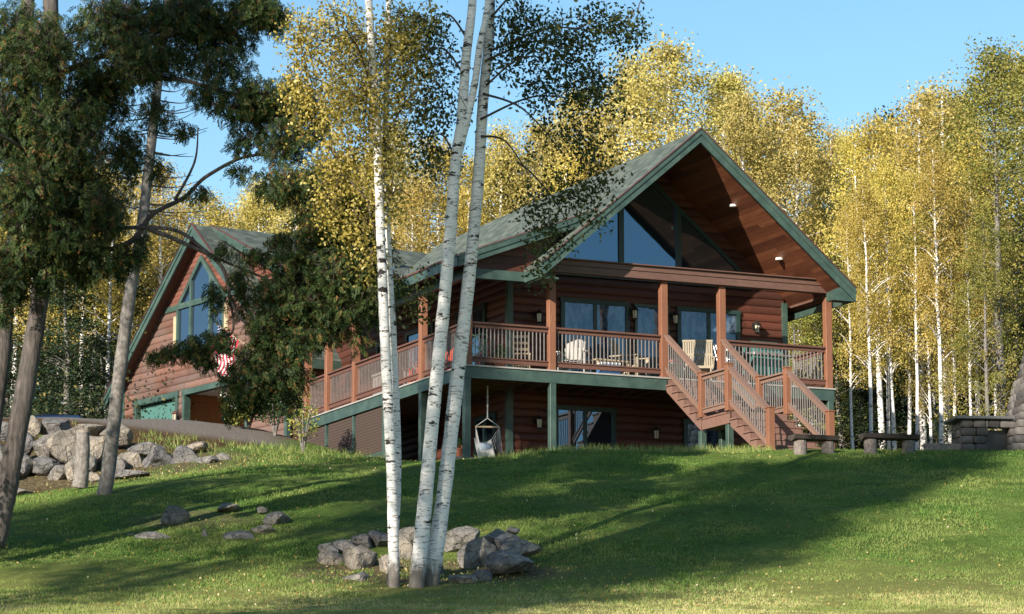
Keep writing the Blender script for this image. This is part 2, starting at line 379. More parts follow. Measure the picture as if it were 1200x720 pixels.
# ------------------------------------------------------------------ grass and fallen leaves
def leafmat(name, stops, trans=.35, rough=.6, hueobj=0.0, patch=None):
    def b(t, p):
        k = N(t); geo = k.n('Attribute', attribute_name='tint')
        c = k.ramp(geo.outputs['Fac'], stops)
        if patch:
            f = k.noise(k.world(), patch[1], 3); c = k.mix(k.ramp(f, [(.42, (0, 0, 0)), (.62, (1, 1, 1))]), c, patch[0])
        if hueobj:
            oi = k.n('ObjectInfo'); hs = k.n('HueSaturation'); mr = k.n('MapRange'); mr.inputs['To Min'].default_value = .5-hueobj; mr.inputs['To Max'].default_value = .5+hueobj*.6
            k.l(oi.outputs['Random'], mr.inputs[0]); k.l(mr.outputs[0], hs.inputs['Hue']); k.l(c, hs.inputs['Color'])
            m2 = k.n('MapRange'); m2.inputs['To Min'].default_value = .8; m2.inputs['To Max'].default_value = 1.15; k.l(oi.outputs['Random'], m2.inputs[0]); k.l(m2.outputs[0], hs.inputs['Value'])
            c = hs.outputs[0]
        k.l(c, p.inputs['Base Color']); p.inputs['Roughness'].default_value = rough; p.inputs['Specular IOR Level'].default_value = .25
        tr = k.n('BsdfTranslucent'); k.l(c, tr.inputs[0]); mx = k.n('MixShader'); mx.inputs[0].default_value = trans
        out = t.nodes['Material Output']; k.l(p.outputs[0], mx.inputs[1]); k.l(tr.outputs[0], mx.inputs[2]); k.l(mx.outputs[0], out.inputs[0])
    return mat(name, b)
from mathutils import noise as mnoise
def build_grass():
    rng = np.random.default_rng(5); n = 480000
    Y = 44.6+rng.random(n)**1.15*24; px = -30+rng.random(n)*1260; X = (px-600)/F*Y*1.014
    lawn, grav, bare = cover(X, Y)
    cl = np.array([mnoise.noise(Vector((p*2.6, q*2.6, 0)))+.7*mnoise.noise(Vector((p*7, q*7, 5))) for p, q in zip(X, Y)])*1.6; cl = np.clip(cl, -1, 1)
    bank = smooth(64.5, 66, Y)*(1-smooth(70.5, 71.5, Y))*(X < -2)*.7*(1-bare)
    keep = (rng.random(n) < np.maximum(lawn*(1-bare*.8), bank)*(.66+.34*cl))
    keep &= ~((X > -1.3) & (Y > 68.3+(X)*.44))
    X, Y = X[keep], Y[keep]; n = len(X); Z = ground(X, Y)-.01
    h = (1+.5*cl[keep])*(.022+.03*rng.random(n))*(.75+.5*np.clip(.5+.5*np.sin(X*.9+1.3*np.sin(Y*.7)), 0, 1))*(1+.5*(rng.random(n) > .97)); w_ = .006+.006*rng.random(n); a = rng.random(n)*math.pi
    lx, ly = rng.normal(0, .35, n)*h, rng.normal(0, .35, n)*h
    V = np.empty((n, 3, 3)); V[:, 0] = np.stack([X-np.cos(a)*w_, Y-np.sin(a)*w_, Z], -1); V[:, 1] = np.stack([X+np.cos(a)*w_, Y+np.sin(a)*w_, Z], -1)
    V[:, 2] = np.stack([X+lx, Y+ly, Z+h], -1)
    tint = np.clip(rng.random(n)*.6+.4*(1-smooth(48, 56, Y))*rng.random(n)-.22*cl[keep]+.5*(1-smooth(47.5, 53, Y+.6*np.sin(X*.8)+(3.5-X)*.12)), 0, 1)  # blades yellow low on the slope: dry grass and painted-in sunlight
    m = leafmat('grass_blade', [(0, (.065, .145, .026)), (.4, (.14, .245, .048)), (.75, (.25, .32, .085)), (1, (.54, .48, .22))], .3, .7, patch=((.22, .27, .075), .5))
    o = link(bpy.data.objects.new('grass', fast_mesh('grass', V.reshape(-1, 3), 3, m, tint))); tag(o, 'short mown green grass covering the sloping lawn', 'grass', kind='stuff')
    # taller weeds along the crest, bank and lower edge
    pts = []
    for _ in range(900):
        k = rng.random()
        if k < .4: q = (rng.uniform(560, 900), rng.uniform(64.6, 66.6))
        elif k < .75: q = (rng.uniform(0, 450), rng.uniform(66.5, 69.8))
        else: q = (rng.uniform(-20, 1220), rng.uniform(46.8, 50.5))
        pts.append(((q[0]-600)/F*q[1]*1.014, q[1]))
    pts = np.repeat(np.array(pts), 7, 0); pts += rng.normal(0, .04, pts.shape); n = len(pts); Z = ground(pts[:, 0], pts[:, 1])
    h = rng.uniform(.07, .2, n)*(1-.45*(pts[:, 1] < 52)); a = rng.random(n)*math.pi; w_ = .008; V = np.empty((n, 3, 3)); X, Y = pts.T
    V[:, 0] = np.stack([X-np.cos(a)*w_, Y-np.sin(a)*w_, Z-.02], -1); V[:, 1] = np.stack([X+np.cos(a)*w_, Y+np.sin(a)*w_, Z-.02], -1)
    V[:, 2] = np.stack([X+rng.normal(0, .4, n)*h, Y+rng.normal(0, .4, n)*h, Z+h], -1)
    o = link(bpy.data.objects.new('tall_grass', fast_mesh('tall_grass', V.reshape(-1, 3), 3, m, rng.uniform(.3, 1, n)))); tag(o, 'uncut grass tufts along the lawn edges and bank', 'grass', kind='stuff')
    # leaves lying on the lawn
    n = 1100; Y = 46.5+rng.random(n)**1.3*21; px = -20+rng.random(n)*1240; X = (px-600)/F*Y*1.014; Z = ground(X, Y)+.045
    k = 1000; Xb = np.r_[rng.normal(-1.0, 3.0, k), rng.normal(-8, 3.0, 700)]; Yb = np.r_[rng.normal(51.2, 2.0, k), rng.normal(66, 1.6, 700)]; X = np.r_[X, Xb]; Y = np.r_[Y, Yb]; Z = ground(X, Y)+.04
    V, t = leaf_quads(np.stack([X, Y, Z], -1), rng, .045, .032)
    m2 = leafmat('fallen_leaf', [(0, (.22, .13, .04)), (.5, (.38, .27, .08)), (.9, (.48, .40, .18)), (1, (.6, .55, .4))], .2)
    o = link(bpy.data.objects.new('fallen_leaves', fast_mesh('fallen_leaves', V, 4, m2, t))); tag(o, 'yellow fallen leaves scattered over the lawn', 'leaves', kind='stuff')
def leaf_quads(C, rng, L, W, down=0.0, face=None):
    n = len(C); d = rng.normal(0, 1, (n, 3)); d[:, 2] -= down; d /= np.linalg.norm(d, axis=1)[:, None]
    e = rng.normal(0, 1, (n, 3))
    b = np.cross(d, e); b /= np.linalg.norm(b, axis=1)[:, None]
    s = rng.uniform(.7, 1.25, n)[:, None]; d = d*L/2*s; b = b*W/2*s
    V = np.empty((n, 4, 3)); V[:, 0] = C-d; V[:, 1] = C-b*1.0; V[:, 2] = C+d; V[:, 3] = C+b*1.0
    return V.reshape(-1, 3), rng.random(n)
build_grass()

# ------------------------------------------------------------------ HOUSE
TH = R(24.1); O = at(545, 427, 68.); H0 = -2.45           # O: deck corner, deck level; house base below it
root = empty('log_house', (O.x, O.y, O.z+H0), TH, label='brown log house with green trim, steep gabled porch and attached garage wing', cat='house')
HO = (0, 0, -H0)                                           # builders work with z=0 at deck level
def HB(): return MB(HO)
WV, WU0, WU1, RC = 1.75, 1.87, 9.2, 5.53                    # front wall plane, side walls, ridge
ZR, SL = 5.75, .853
def hw(p):                                                 # house coords -> world
    c, s = math.cos(TH), math.sin(TH); return Vector((O.x+p[0]*c-p[1]*s, O.y+p[0]*s+p[1]*c, O.z+p[2]))
def logwall(mb, ext, z0, z1, place, holes=(), bulge=.035, course=LOGH, cap=.0):
    """horizontal round courses; ext(z)->(a,b) extent; place(a,z,d)->point with d outwards"""
    prof = [(0, .0), (.12, .62), (.35, .95), (.65, .95), (.88, .62), (1, .0)]
    k0 = math.floor((z0+40)/course); z = k0*course-40
    while z < z1-1e-6:
        for i in range(5):
            za, zb = z+prof[i][0]*course, z+prof[i+1][0]*course
            if zb <= z0 or za >= z1: continue
            za, zb = max(za, z0), min(zb, z1); zm = (za+zb)/2
            a0, b0 = ext(za); a1, b1 = ext(zb)
            if b0 <= a0: continue
            if b1 < a1: a1 = b1 = (a1+b1)/2
            segs = [(0., 1.)]
            for (ha, hb, hz0, hz1) in holes:
                if hz0 < zm < hz1:
                    ns = []; w0 = b0-a0
                    fa, fb = (ha-a0)/w0, (hb-a0)/w0
                    for s0, s1 in segs:
                        if fb <= s0 or fa >= s1: ns.append((s0, s1)); continue
                        if fa > s0: ns.append((s0, fa))
                        if fb < s1: ns.append((fb, s1))
                    segs = ns
            for s0, s1 in segs:
                L = lambda a, b, s: a+(b-a)*s
                mb.add([place(L(a0, b0, s0), za, prof[i][1]*bulge), place(L(a0, b0, s1), za, prof[i][1]*bulge),
                        place(L(a1, b1, s1), zb, prof[i+1][1]*bulge), place(L(a1, b1, s0), zb, prof[i+1][1]*bulge)], [(0, 1, 2, 3)])
        z += course
def zroof(u): return ZR-SL*abs(u-RC)
RT = .16                                                   # roof thickness (vertical)
# -- walls
m = HB(); logwall(m, lambda z: (WU0, WU1), -2.7, 2.3, lambda a, z, d: (a, WV-d, z))
logwall(m, lambda z: (max(WU0, RC-(ZR-RT-z)/SL), min(WU1, RC+(ZR-RT-z)/SL)), 2.3, ZR-RT-.02, lambda a, z, d: (a, WV-d, z))
m.build('front_wall', M_LOG, root)
m = HB(); logwall(m, lambda z: (WV, 14.2), -2.7, 3.3, lambda a, z, d: (WU0-d, a, z)); m.build('side_wall', M_LOG, root)
m = HB(); logwall(m, lambda z: (WV, 14.2), -2.7, 2.5, lambda a, z, d: (WU1+d, a, z)); m.build('side_wall', M_LOG, root)
m = HB(); logwall(m, lambda z: (max(WU0, RC-(ZR-RT-z)/SL), min(WU1, RC+(ZR-RT-z)/SL)), -2.7, ZR-RT-.02, lambda a, z, d: (a, 14.2+d, z)); m.build('back_wall', M_LOG, root)
for u in (WU0, WU1):
    m = HB(); s = -1 if u == WU0 else 1
    m.box((u-.07+s*.0, WV-.075, -2.7), (u+.07, WV+.07, 2.3)); m.build('corner_trim', M_GREEN, root)
# -- main roof: right slope full, left slope to the break behind the porch gable, full in the prow
VF, VB = -.95, 14.7
UR = 9.62; UL = 1.44; UBK = 3.2
def slab(a, b, v0, v1, t, mb, mi=0, lift=0.0):              # roof slab between (u,z) points a, b
    (ua, za), (ub, zb) = a, b
    mb.hexa([(ua, v0, za-t+lift), (ub, v0, zb-t+lift), (ub, v1, zb-t+lift), (ua, v1, za-t+lift), (ua, v0, za+lift), (ub, v0, zb+lift), (ub, v1, zb+lift), (ua, v1, za+lift)], mi)
def roof_part(name, a, b, v0, v1, parent=root):
    m = HB(); slab(a, b, v0, v1, .06, m, 0, .0); return m.build(name, M_SHIN, parent)
def soffit_part(a, b, v0, v1, parent=root):
    # own object whose local x runs down the slope, so the boards run across it
    du, dz = b[0]-a[0], b[1]-a[1]; L = math.hypot(du, dz); ang = math.atan2(-dz, du)
    m = MB(); m.box((0, v0, -.10), (L, v1, -.0)); o = m.build('soffit', M_SOF, parent)
    o.location = (a[0], 0, a[1]-.063-H0); o.rotation_euler = (0, ang, 0); return o
roof_part('roof', (RC, ZR), (UR, zroof(UR)), VF, VB)
roof_part('roof', (UL, zroof(UL)), (RC, ZR), VF, .35)
roof_part('roof', (UBK, zroof(UBK)), (RC, ZR), .352, VB)
soffit_part((RC, ZR), (UR-.02, zroof(UR-.02)), VF+.05, VB-.05)
soffit_part((UL+.02, zroof(UL+.02)), (RC, ZR), VF+.05, .33)
soffit_part((UBK, zroof(UBK)), (RC, ZR), .335, VB-.05)
# rake boards: two stepped boards with a red drip edge
def rake(a, b, v, parent=root, h=.30, mb=None, off=HO, mg=M_GREEN):
    (ua, za), (ub, zb) = a, b; m = MB(off)
    m.prism([(ua, v, za-.02), (ub, v, zb-.02), (ub, v, zb-.02-h), (ua, v, za-.02-h)], (0, .05, 0))
    m.prism([(ua, v-.028, za-.005), (ub, v-.028, zb-.005), (ub, v-.028, zb-.005-.13), (ua, v-.028, za-.005-.13)], (0, .0275, 0))
    o = m.build('rake_board', mg, parent)
    m = MB(off); m.prism([(ua, v-.05, za+.028), (ub, v-.05, zb+.028), (ub, v-.05, zb+.003), (ua, v-.05, za+.003)], (0, .07, 0)); m.build('drip_edge', M_RED, o)
    return o
rake((UR, zroof(UR)), (RC, ZR), VF-.052); rake((UL, zroof(UL)), (RC, ZR), VF-.052)
m = HB(); m.prism([(UR-.02, VF-.05, zroof(UR)-.31), (UR+.0, VF-.05, zroof(UR)-.02), (UR+.0, VF-.05, zroof(UR)-.16)], (0, 0, 0)) if False else None
# right eave fascia + boxed return
m = HB(); m.box((UR-.02, VF, zroof(UR)-.30), (UR+.03, VB, zroof(UR)-.03)); m.build('fascia', M_GREEN, root)
m = HB(); m.prism([(UR-.03, VF-.03, zroof(UR)-.31), (UR-.62, VF-.03, zroof(UR)-.31), (UR-.62, VF-.03, zroof(UR)-.10), (UR-.4, VF-.03, zroof(UR-.4)-.33)], (0, .3, 0)); m.build('eave_return', M_GREEN, root)
# box under the left end of the prow
m = HB(); m.box((UL, VF, zroof(UL)-.30), (UL+.05, .33, zroof(UL)-.07)); m.build('fascia', M_GREEN, root)
m = HB(); m.box((UL+.05, VF, zroof(UL)-.33), (UL+.45, -.13, zroof(UL)-.29)); m.build('prow_underside', M_GREEN, root)
# horizontal soffit strip right of wall
m = HB(); m.box((WU1+.05, WV+.3, 2.02), (UR-.03, VB-.2, 2.06)); m.build('eave_soffit', M_SOF, root)
# -- shed roof over the side porch
UE, ZE = -.32, 2.42; ZBK = zroof(UBK)
def shed(v0, v1): return roof_part('porch_roof', (UE, ZE), (UBK, ZBK-.012), v0, v1)
shed(-.32, 10.9)
m = HB(); slab((UE+.05, ZE-.075+.02), (UBK, ZBK-.09), -.27, 10.8, .04, m); m.build('porch_soffit', M_SOF, root)
rake((UE, ZE), (UBK-.05, ZBK-.02), -.37, h=.24)
m = HB(); m.box((UE-.035, -.35, ZE-.24), (UE, 10.9, ZE-.02)); m.build('fascia', M_GREEN, root)
m = HB(); m.box((UE-.06, -.4, ZE-.03), (UE-.036, 10.9, ZE+.02)); m.build('drip_edge', M_RED, root)
# porch end triangle and its green beam
m = HB(); logwall(m, lambda z: (max(.05, UE+(z-ZE+.16)/((ZBK-ZE)/(UBK-UE))), 2.25), 2.2, 3.55, lambda a, z, d: (a, -.02-d, z), bulge=.01); m.build('porch_gable_end', M_LOG, root)
m = HB(); m.box((.0, -.09, 1.98), (2.08, .06, 2.2)); m.build('porch_beam', M_GREEN, root)
m = HB(); m.box((.0, .062, 2.0), (.14, 10.6, 2.22)); m.build('porch_beam', M_DGREEN, root)
# big front beam (two stacked timbers with cap)
m = HB(); m.box((2.12, -.09, 2.27), (9.62, .09, 2.44)); m.box((2.1, -.11, 2.442), (9.62, .11, 2.565)); m.box((2.06, -.17, 2.567), (9.6, .15, 2.60)); m.build('front_beam', M_BEAM, root, bevel=.008)
m = HB(); m.box((9.4, .1, 2.2), (9.55, WV+.1, 2.42)); m.build('side_beam', M_BEAM, root)
# posts
PU = [2.19, 5.07, 6.60, 9.47]; HP = .085
for u in PU:
    m = HB(); m.box((u-HP, .02, .0), (u+HP, .02+2*HP, 2.27)); m.build('porch_post', M_POST, root, bevel=.008)
PVL = [2.75, 5.0, 7.08, 9.0, 10.5]
m = HB(); m.box((.02, .02, 0), (.02+2*HP, .02+2*HP, 2.0)); m.build('porch_post', M_POST, root, bevel=.008)
for v in PVL:
    m = HB(); m.box((.02, v-HP, 0), (.02+2*HP, v+HP, 2.0)); m.build('porch_post', M_POST, root, bevel=.008)
# deck
m = HB(); m.box((-.03, -.03, -.035), (9.6, WV-.04, 0)); m.box((-.03, WV-.04, -.035), (WU0-.04, 10.6, 0)); m.build('deck_floor', M_GREYW, root)
m = HB(); m.box((0, 0, -.30), (9.57, .06, -.037)); m.build('deck_rim', M_GREEN, root)
m = HB(); m.box((0, .06, -.30), (.06, 10.6, -.037)); m.build('deck_rim', M_GREEN, root)
m = HB(); m.box((9.51, .06, -.30), (9.57, WV, -.037)); m.build('deck_rim', M_GREEN, root)
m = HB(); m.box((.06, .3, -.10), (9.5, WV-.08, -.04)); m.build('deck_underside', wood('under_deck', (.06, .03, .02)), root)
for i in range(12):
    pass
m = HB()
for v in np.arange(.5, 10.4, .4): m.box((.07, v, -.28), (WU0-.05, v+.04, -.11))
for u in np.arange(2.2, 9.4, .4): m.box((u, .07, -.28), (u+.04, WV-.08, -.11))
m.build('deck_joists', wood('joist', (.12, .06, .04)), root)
for (u, v) in ((.0, .0), (2.12, .0), (9.4, .0), (0, 2.6), (0, 4.9)):
    m = HB(); m.box((u, v+.005, -2.75), (u+.15, v+.155, -.302)); m.build('deck_post', M_GREEN, root, bevel=.006)
ZL_ = -1.16
for (u, v) in ((5.10, -1.68), (5.5, -1.9), (5.10, -2.98), (6.40, -2.98)):
    m = HB(); m.box((u, v, -2.75), (u+.14, v+.14, ZL_-.28)); m.build('stair_post', M_GREEN, root, bevel=.006)
# railings
def railing(a, b, top=1.0, bot=.10, step=.095, mw=M_RAIL, mbal=M_BAL, posts=False, name='railing'):
    a, b = Vector(a), Vector(b); L = (b-a).length; hd = Vector((b.x-a.x, b.y-a.y, 0)); n = max(2, int(hd.length/step))
    m = HB(); up = Vector((0, 0, 1))
    m.bar(a+up*(top-.02), b+up*(top-.02), .14, .04); m.bar(a+up*(top-.085), b+up*(top-.085), .04, .085)
    m.bar(a+up*(bot+.03), b+up*(bot+.03), .045, .085); m.bar(a+up*(bot+.095), b+up*(bot+.095), .09, .03)
    o = m.build(name, mw, root)
    m = HB()
    for i in range(1, n):
        p = a.lerp(b, i/n); m.box((p.x-.009, p.y-.009, p.z+bot+.10), (p.x+.009, p.y+.009, p.z+top-.12))
    m.build('balusters', mbal, o); return o
yv = .105
railing((.2, yv, 0), (PU[0]-HP, yv, 0)); railing((PU[0]+HP, yv, 0), (PU[1]-HP, yv, 0)); railing((PU[2]+HP, yv, 0), (PU[3]-HP, yv, 0))
railing((PU[3], .2, 0), (PU[3], WV-.08, 0))
pv = [.19]+PVL
M_BALD = plain('baluster_brown', (.16, .13, .12), .5)
for i in range(len(PVL)): railing((yv, (pv[i]+(HP if i else 0)), 0), (yv, pv[i+1]-HP, 0), mbal=M_BALD)
# staircase: straight flights down towards the lawn with a landing
US0, US1 = 5.09, 6.58; VL0, VL1, VE = -1.72, -3.10, -4.95; ZL, ZG = -1.16, -2.28
st = HB()
def flight(v0, z0, v1, z1, n):
    run = (v1-v0)/n; rise = (z1-z0)/n
    for s_ in (US0, US1-.045):
        poly = [(s_, v0, z0-.02)]
        for i in range(n):
            poly.append((s_, v0+run*i, z0+rise*(i+1)-.03)); poly.append((s_, v0+run*(i+1), z0+rise*(i+1)-.03))
        poly += [(s_, v1+.03, z1-.28), (s_, v0-.0, z0-.34)]
        mm = HB(); mm.prism(poly, (.045, 0, 0)); mm.build('stringer', M_STAIR, root)
    for i in range(n-1):
        zt = z0+rise*(i+1)
        mm = HB(); mm.box((US0-.03, v0+run*(i+1)-.03, zt-.028), (US1+.03, v0+run*i+.0, zt+.008)); mm.build('tread', M_STAIR, root)
    mm = HB()
    for i in range(n):
        zt = z0+rise*(i+1); mm.box((US0+.05, v0+run*i-.012, zt+.01), (US1-.05, v0+run*i+.010, z0+rise*i-.03))
    mm.build('risers', M_STAIR, root)
flight(0, 0, VL0, ZL, 6); flight(VL1, ZL, VE, ZG, 6)
m = HB(); m.box((US0-.02, VL1+.0, ZL-.04), (US1+.02, VL0-.0, ZL)); m.box((US0, VL1+.03, ZL-.27), (US1, VL0-.03, ZL-.042)); m.build('landing', M_STAIR, root)
for u in (US0+.0, US1+.0):
    for v, zb, zt in ((VL0-.05, ZL, ZL+1.02), (VL1+.05, ZL, ZL+1.05), (VE+.02, ZG-.3, ZG+.95)):
        m = HB(); m.box((u-.075, v-.075, zb+.002), (u+.075, v+.075, zt)); m.box((u-.09, v-.09, zt+.001), (u+.09, v+.09, zt+.03)); m.build('newel_post', M_POST, root, bevel=.006)
    railing((u, -.02, 0), (u, VL0+.03, ZL+.05), 1.0, .12, .10, M_SRAIL)
    railing((u, VL0-.13, ZL), (u, VL1+.13, ZL), .98, .10, .10, M_SRAIL)
    railing((u, VL1-.03, ZL), (u, VE+.10, ZG), .98, .14, .10, M_SRAIL)
# lattice skirt along the side
def b_lat(t, p):
    k = N(t); o = k.coord('Object', (1, 1, 1)); sx = k.n('SeparateXYZ'); k.l(o, sx.inputs[0])
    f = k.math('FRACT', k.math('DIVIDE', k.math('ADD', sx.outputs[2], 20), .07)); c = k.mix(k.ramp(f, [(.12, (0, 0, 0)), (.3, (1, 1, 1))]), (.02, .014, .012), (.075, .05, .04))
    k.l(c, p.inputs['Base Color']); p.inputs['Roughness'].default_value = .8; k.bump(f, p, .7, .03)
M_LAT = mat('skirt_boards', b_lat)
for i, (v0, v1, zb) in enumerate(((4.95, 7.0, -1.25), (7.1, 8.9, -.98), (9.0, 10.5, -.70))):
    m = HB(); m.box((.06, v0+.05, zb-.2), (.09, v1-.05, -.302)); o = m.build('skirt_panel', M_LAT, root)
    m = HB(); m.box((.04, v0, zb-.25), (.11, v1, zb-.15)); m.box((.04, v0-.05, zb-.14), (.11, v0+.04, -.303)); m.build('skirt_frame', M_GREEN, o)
# windows and doors on the front wall
def window(u0, u1, z0, z1, cols=(.5,), glass=M_GLASSW, name='window', fr=.10, v=WV-.04, rows=(), mg=M_DGREEN, parent=root, mbf=HB, sill=True):
    m = mbf(); d = .05
    m.box((u0, v-d, z0+fr), (u0+fr, v, z1-fr)); m.box((u1-fr, v-d, z0+fr), (u1, v, z1-fr)); m.box((u0-.02, v-d-.01, z1-fr), (u1+.02, v, z1)); m.box((u0-.02, v-d-.02, z0), (u1+.02, v, z0+fr))
    cs = [u0+(u1-u0)*c for c in cols]
    for c in cs: m.box((c-fr*.45, v-d+.006, z0+fr), (c+fr*.45, v-.001, z1-fr))
    for r in rows: zz = z0+(z1-z0)*r; m.box((u0+fr, v-d+.015, zz-.03), (u1-fr, v-.002, zz+.03))
    o = m.build(name, mg, parent); ed = [u0+fr]+cs+[u1-fr]
    for a, b in zip(ed[:-1], ed[1:]):
        p = mbf(); p.box((a+.002, v-.018, z0+fr+.002), (b-.002, v-.004, z1-fr-.002)); p.build('pane', glass, o)
    return o
window(3.17, 4.97, .0+.005, 2.02, (.5,), name='sliding_door'); 
o = window(5.12, 6.02, .005, 2.0, (), name='door', mg=M_GREEN, fr=.06); p = HB(); p.box((5.22, WV-.07, .1), (5.92, WV-.062, .75)); p.build('door_panel', M_DGREEN, o)
p = HB(); p.tube([(5.88, WV-.09, .95), (5.88, WV-.13, .95), (5.80, WV-.13, .95)], .012); p.build('handle', M_BLACK, o)
window(6.25, 7.95, .35, 2.02, (.5,), rows=(.45,))
window(3.0, 4.6, -2.65, -.55, (.5,), name='patio_door', glass=M_GLASS); window(6.4, 7.4, -2.4, -.7, (.5,), glass=M_GLASS)
# side wall openings (mirror builder: swap axes by making an object rotated -90 deg)
def side_window(v0, v1, z0, z1, u, name='window', glass=M_GLASS, **kw):
    o = window(v0, v1, z0, z1, name=name, glass=glass, v=0, mbf=lambda: MB((0, 0, 0)), **kw)
    o.location = (u, 0, -H0); o.rotation_euler = (0, 0, R(90)); o.scale = (1, 1, 1); return o
# with a +90 turn local x -> +v, local -y -> +u ; flip so that frames face outwards
def side_window(v0, v1, z0, z1, u, name='window', glass=M_GLASS, **kw):
    o = window(-v1, -v0, z0, z1, name=name, glass=glass, v=-.04, mbf=lambda: MB((0, 0, 0)), **kw)
    o.location = (u, 0, -H0); o.rotation_euler = (0, 0, R(-90)); return o
side_window(3.0, 4.8, .0, 2.0, WU0, 'sliding_door'); side_window(6.2, 8.0, .6, 2.0, WU0); side_window(9.0, 10.0, .0, 2.0, WU0, 'door', cols=())
side_window(2.4, 3.6, -2.2, -.7, WU0)
# basement: lit wood panel seen inside, low stone bench by the wall
m = HB(); m.box((2.0, WV-.13, -2.6), (2.9, WV-.05, -1.9)); m.build('foundation_ledge', M_CONC, root)
m = HB(); m.box((.25, WV-.5, -2.35), (2.9, WV-.14, -2.0)); m.box((.15, WV-.55, -1.998), (2.95, WV-.1, -1.94)); m.build('stone_ledge', M_CONC, root)
# gable window with sloped head
def gable_panes():
    v = WV-.045; fr = .09; zb = 2.68
    def zt(u): return ZR-.62-SL*abs(u-RC)
    m = HB(); uL, uR = RC-2.72, RC+2.72
    def strip(a, b, z0f, z1f, v0, v1): m.prism([(a, v0, z0f(a)), (b, v0, z0f(b)), (b, v0, z1f(b)), (a, v0, z1f(a))], (0, v1-v0, 0))
    for a, b in ((uL, RC), (RC, uR)): strip(a, b, lambda u: zt(u)-.12, zt, v-.06, v)
    m.box((uL, v-.065, zb-.12), (uR, v, zb))
    for c in (RC-.77, RC+.77): strip(c-.07, c+.07, lambda u: zb+.001, lambda u: zt(u)-.121, v-.055, v-.001)
    for c, s in ((uL, 1), (uR, -1)): strip(min(c, c+s*.1), max(c, c+s*.1), lambda u: zb+.001, lambda u: max(zb+.01, zt(u)-.121), v-.05, v-.001)
    o = m.build('gable_window', M_DGREEN, root)
    ed = [uL+.1, RC-.84, RC-.70, RC+.70, RC+.84, uR-.1]
    for a, b in ((ed[0], ed[1]), (ed[2], RC), (RC, ed[3]), (ed[4], ed[5])):
        pass
    for pts in ([ed[0], ed[1]], [ed[2], RC, ed[3]], [ed[4], ed[5]]):
        p = HB(); poly = [(pts[0], v-.02, zb+.003)]+[(pts[-1], v-.02, zb+.003)]+[(q, v-.02, max(zb+.01, zt(q)-.124)) for q in reversed(pts)]
        p.prism(poly, (0, .014, 0)); p.build('pane', M_GLASS, o)
gable_panes()
# wall lamps
def lamp(u, z, v=WV-.04, parent=root, off=HO, mt=M_BLACK):
    m = MB(off); m.box((u-.05, v-.02, z-.02), (u+.05, v, z+.14)); m.tube([(u, v-.02, z+.1), (u, v-.12, z+.17), (u, v-.17, z+.12)], .012)
    m.lathe((u, v-.17, z-.02), [(.03, .17), (.10, .10), (.105, .085), (.07, .083)], 6); m.lathe((u, v-.17, z-.16), [(.02, 0), (.06, .02), (.06, .035)], 6)
    for k in range(6): a = k*math.pi/3; m.bar((u+.055*math.cos(a), v-.17+.055*math.sin(a), z-.13), (u+.072*math.cos(a), v-.17+.072*math.sin(a), z+.065), .01, .01)
    o = m.build('wall_lamp', mt, parent); g_ = MB(off); g_.lathe((u, v-.17, z-.125), [(.048, 0), (.062, .185)], 6); g_.build('lamp_glass', M_LAMPG, o); return o
for u, z in ((7.55+.8, 1.62), (5.05, 1.75), (6.13, 1.7), (2.55, 1.5), (2.55, -1.0), (5.6, -1.1)): lamp(u, z)
for u, v in ((8.35, .4), (7.0, .2)):
    zz = zroof(u)-.165; m = HB(); m.lathe((u, v, zz-.09), [(.05, .0), (.09, .0), (.09, .05), (.06, .05)], 12); m.build('recessed_light', M_WHITE, root)

# ------------------------------------------------------------------ garage wing (same house)
ga = R(35); GW = Vector((math.sin(ga), -math.cos(ga), 0)); GV = Vector((math.cos(ga), math.sin(ga), 0))
Gp = at(228, 262, 84.21); Gz = Gp.z
GORI = Gp+GW*.62+GV*0.0; GORI.z = 9.6
MG = Matrix.Translation(GORI)@Matrix.Rotation(math.atan2(GW.y, GW.x), 4, 'Z')
MR = Matrix.Translation(root.location)@Matrix.Rotation(TH, 4, 'Z')
def gpart(o): o.matrix_basis = MR.inverted()@MG; return o
GZR = 16.48-9.6; GSL = .853; GH = 4.6; GL = 10.5; OV = .36
def gz_(u): return GZR-GSL*abs(u)
SH = -.62                                               # facade coordinates measured from the gable centre
holes = [(-3.13+SH, -.81+SH, -1, 2.2), (-.27+SH, 3.1+SH, -1, 2.2)]
m = MB(); logwall(m, lambda z: (-GH, GH), -.6, 4.76, lambda a, z, d: (a, -d, z), holes) if False else None
m = MB(); logwall(m, lambda z: (max(-GH, -(GZR-RT-z)/GSL), min(GH, (GZR-RT-z)/GSL)), -.6, 4.7, lambda a, z, d: (a, -d, z), holes); gpart(m.build('garage_front_wall', M_LOGG, root))
m = MB(); logwall(m, lambda z: (max(-GH, -(GZR-RT-z)/GSL), min(GH, (GZR-RT-z)/GSL)), 4.82, GZR-RT-.02, lambda a, z, d: (a, -d, z), bulge=.02, course=.14); gpart(m.build('gable_shakes', M_SHAKE, root))
def gx(z): return (GZR-RT-z)/GSL
m = MB(); m.box((-gx(4.82), -.05, 4.68), (gx(4.82), .02, 4.84)); gpart(m.build('belt_board', M_GREEN, root))
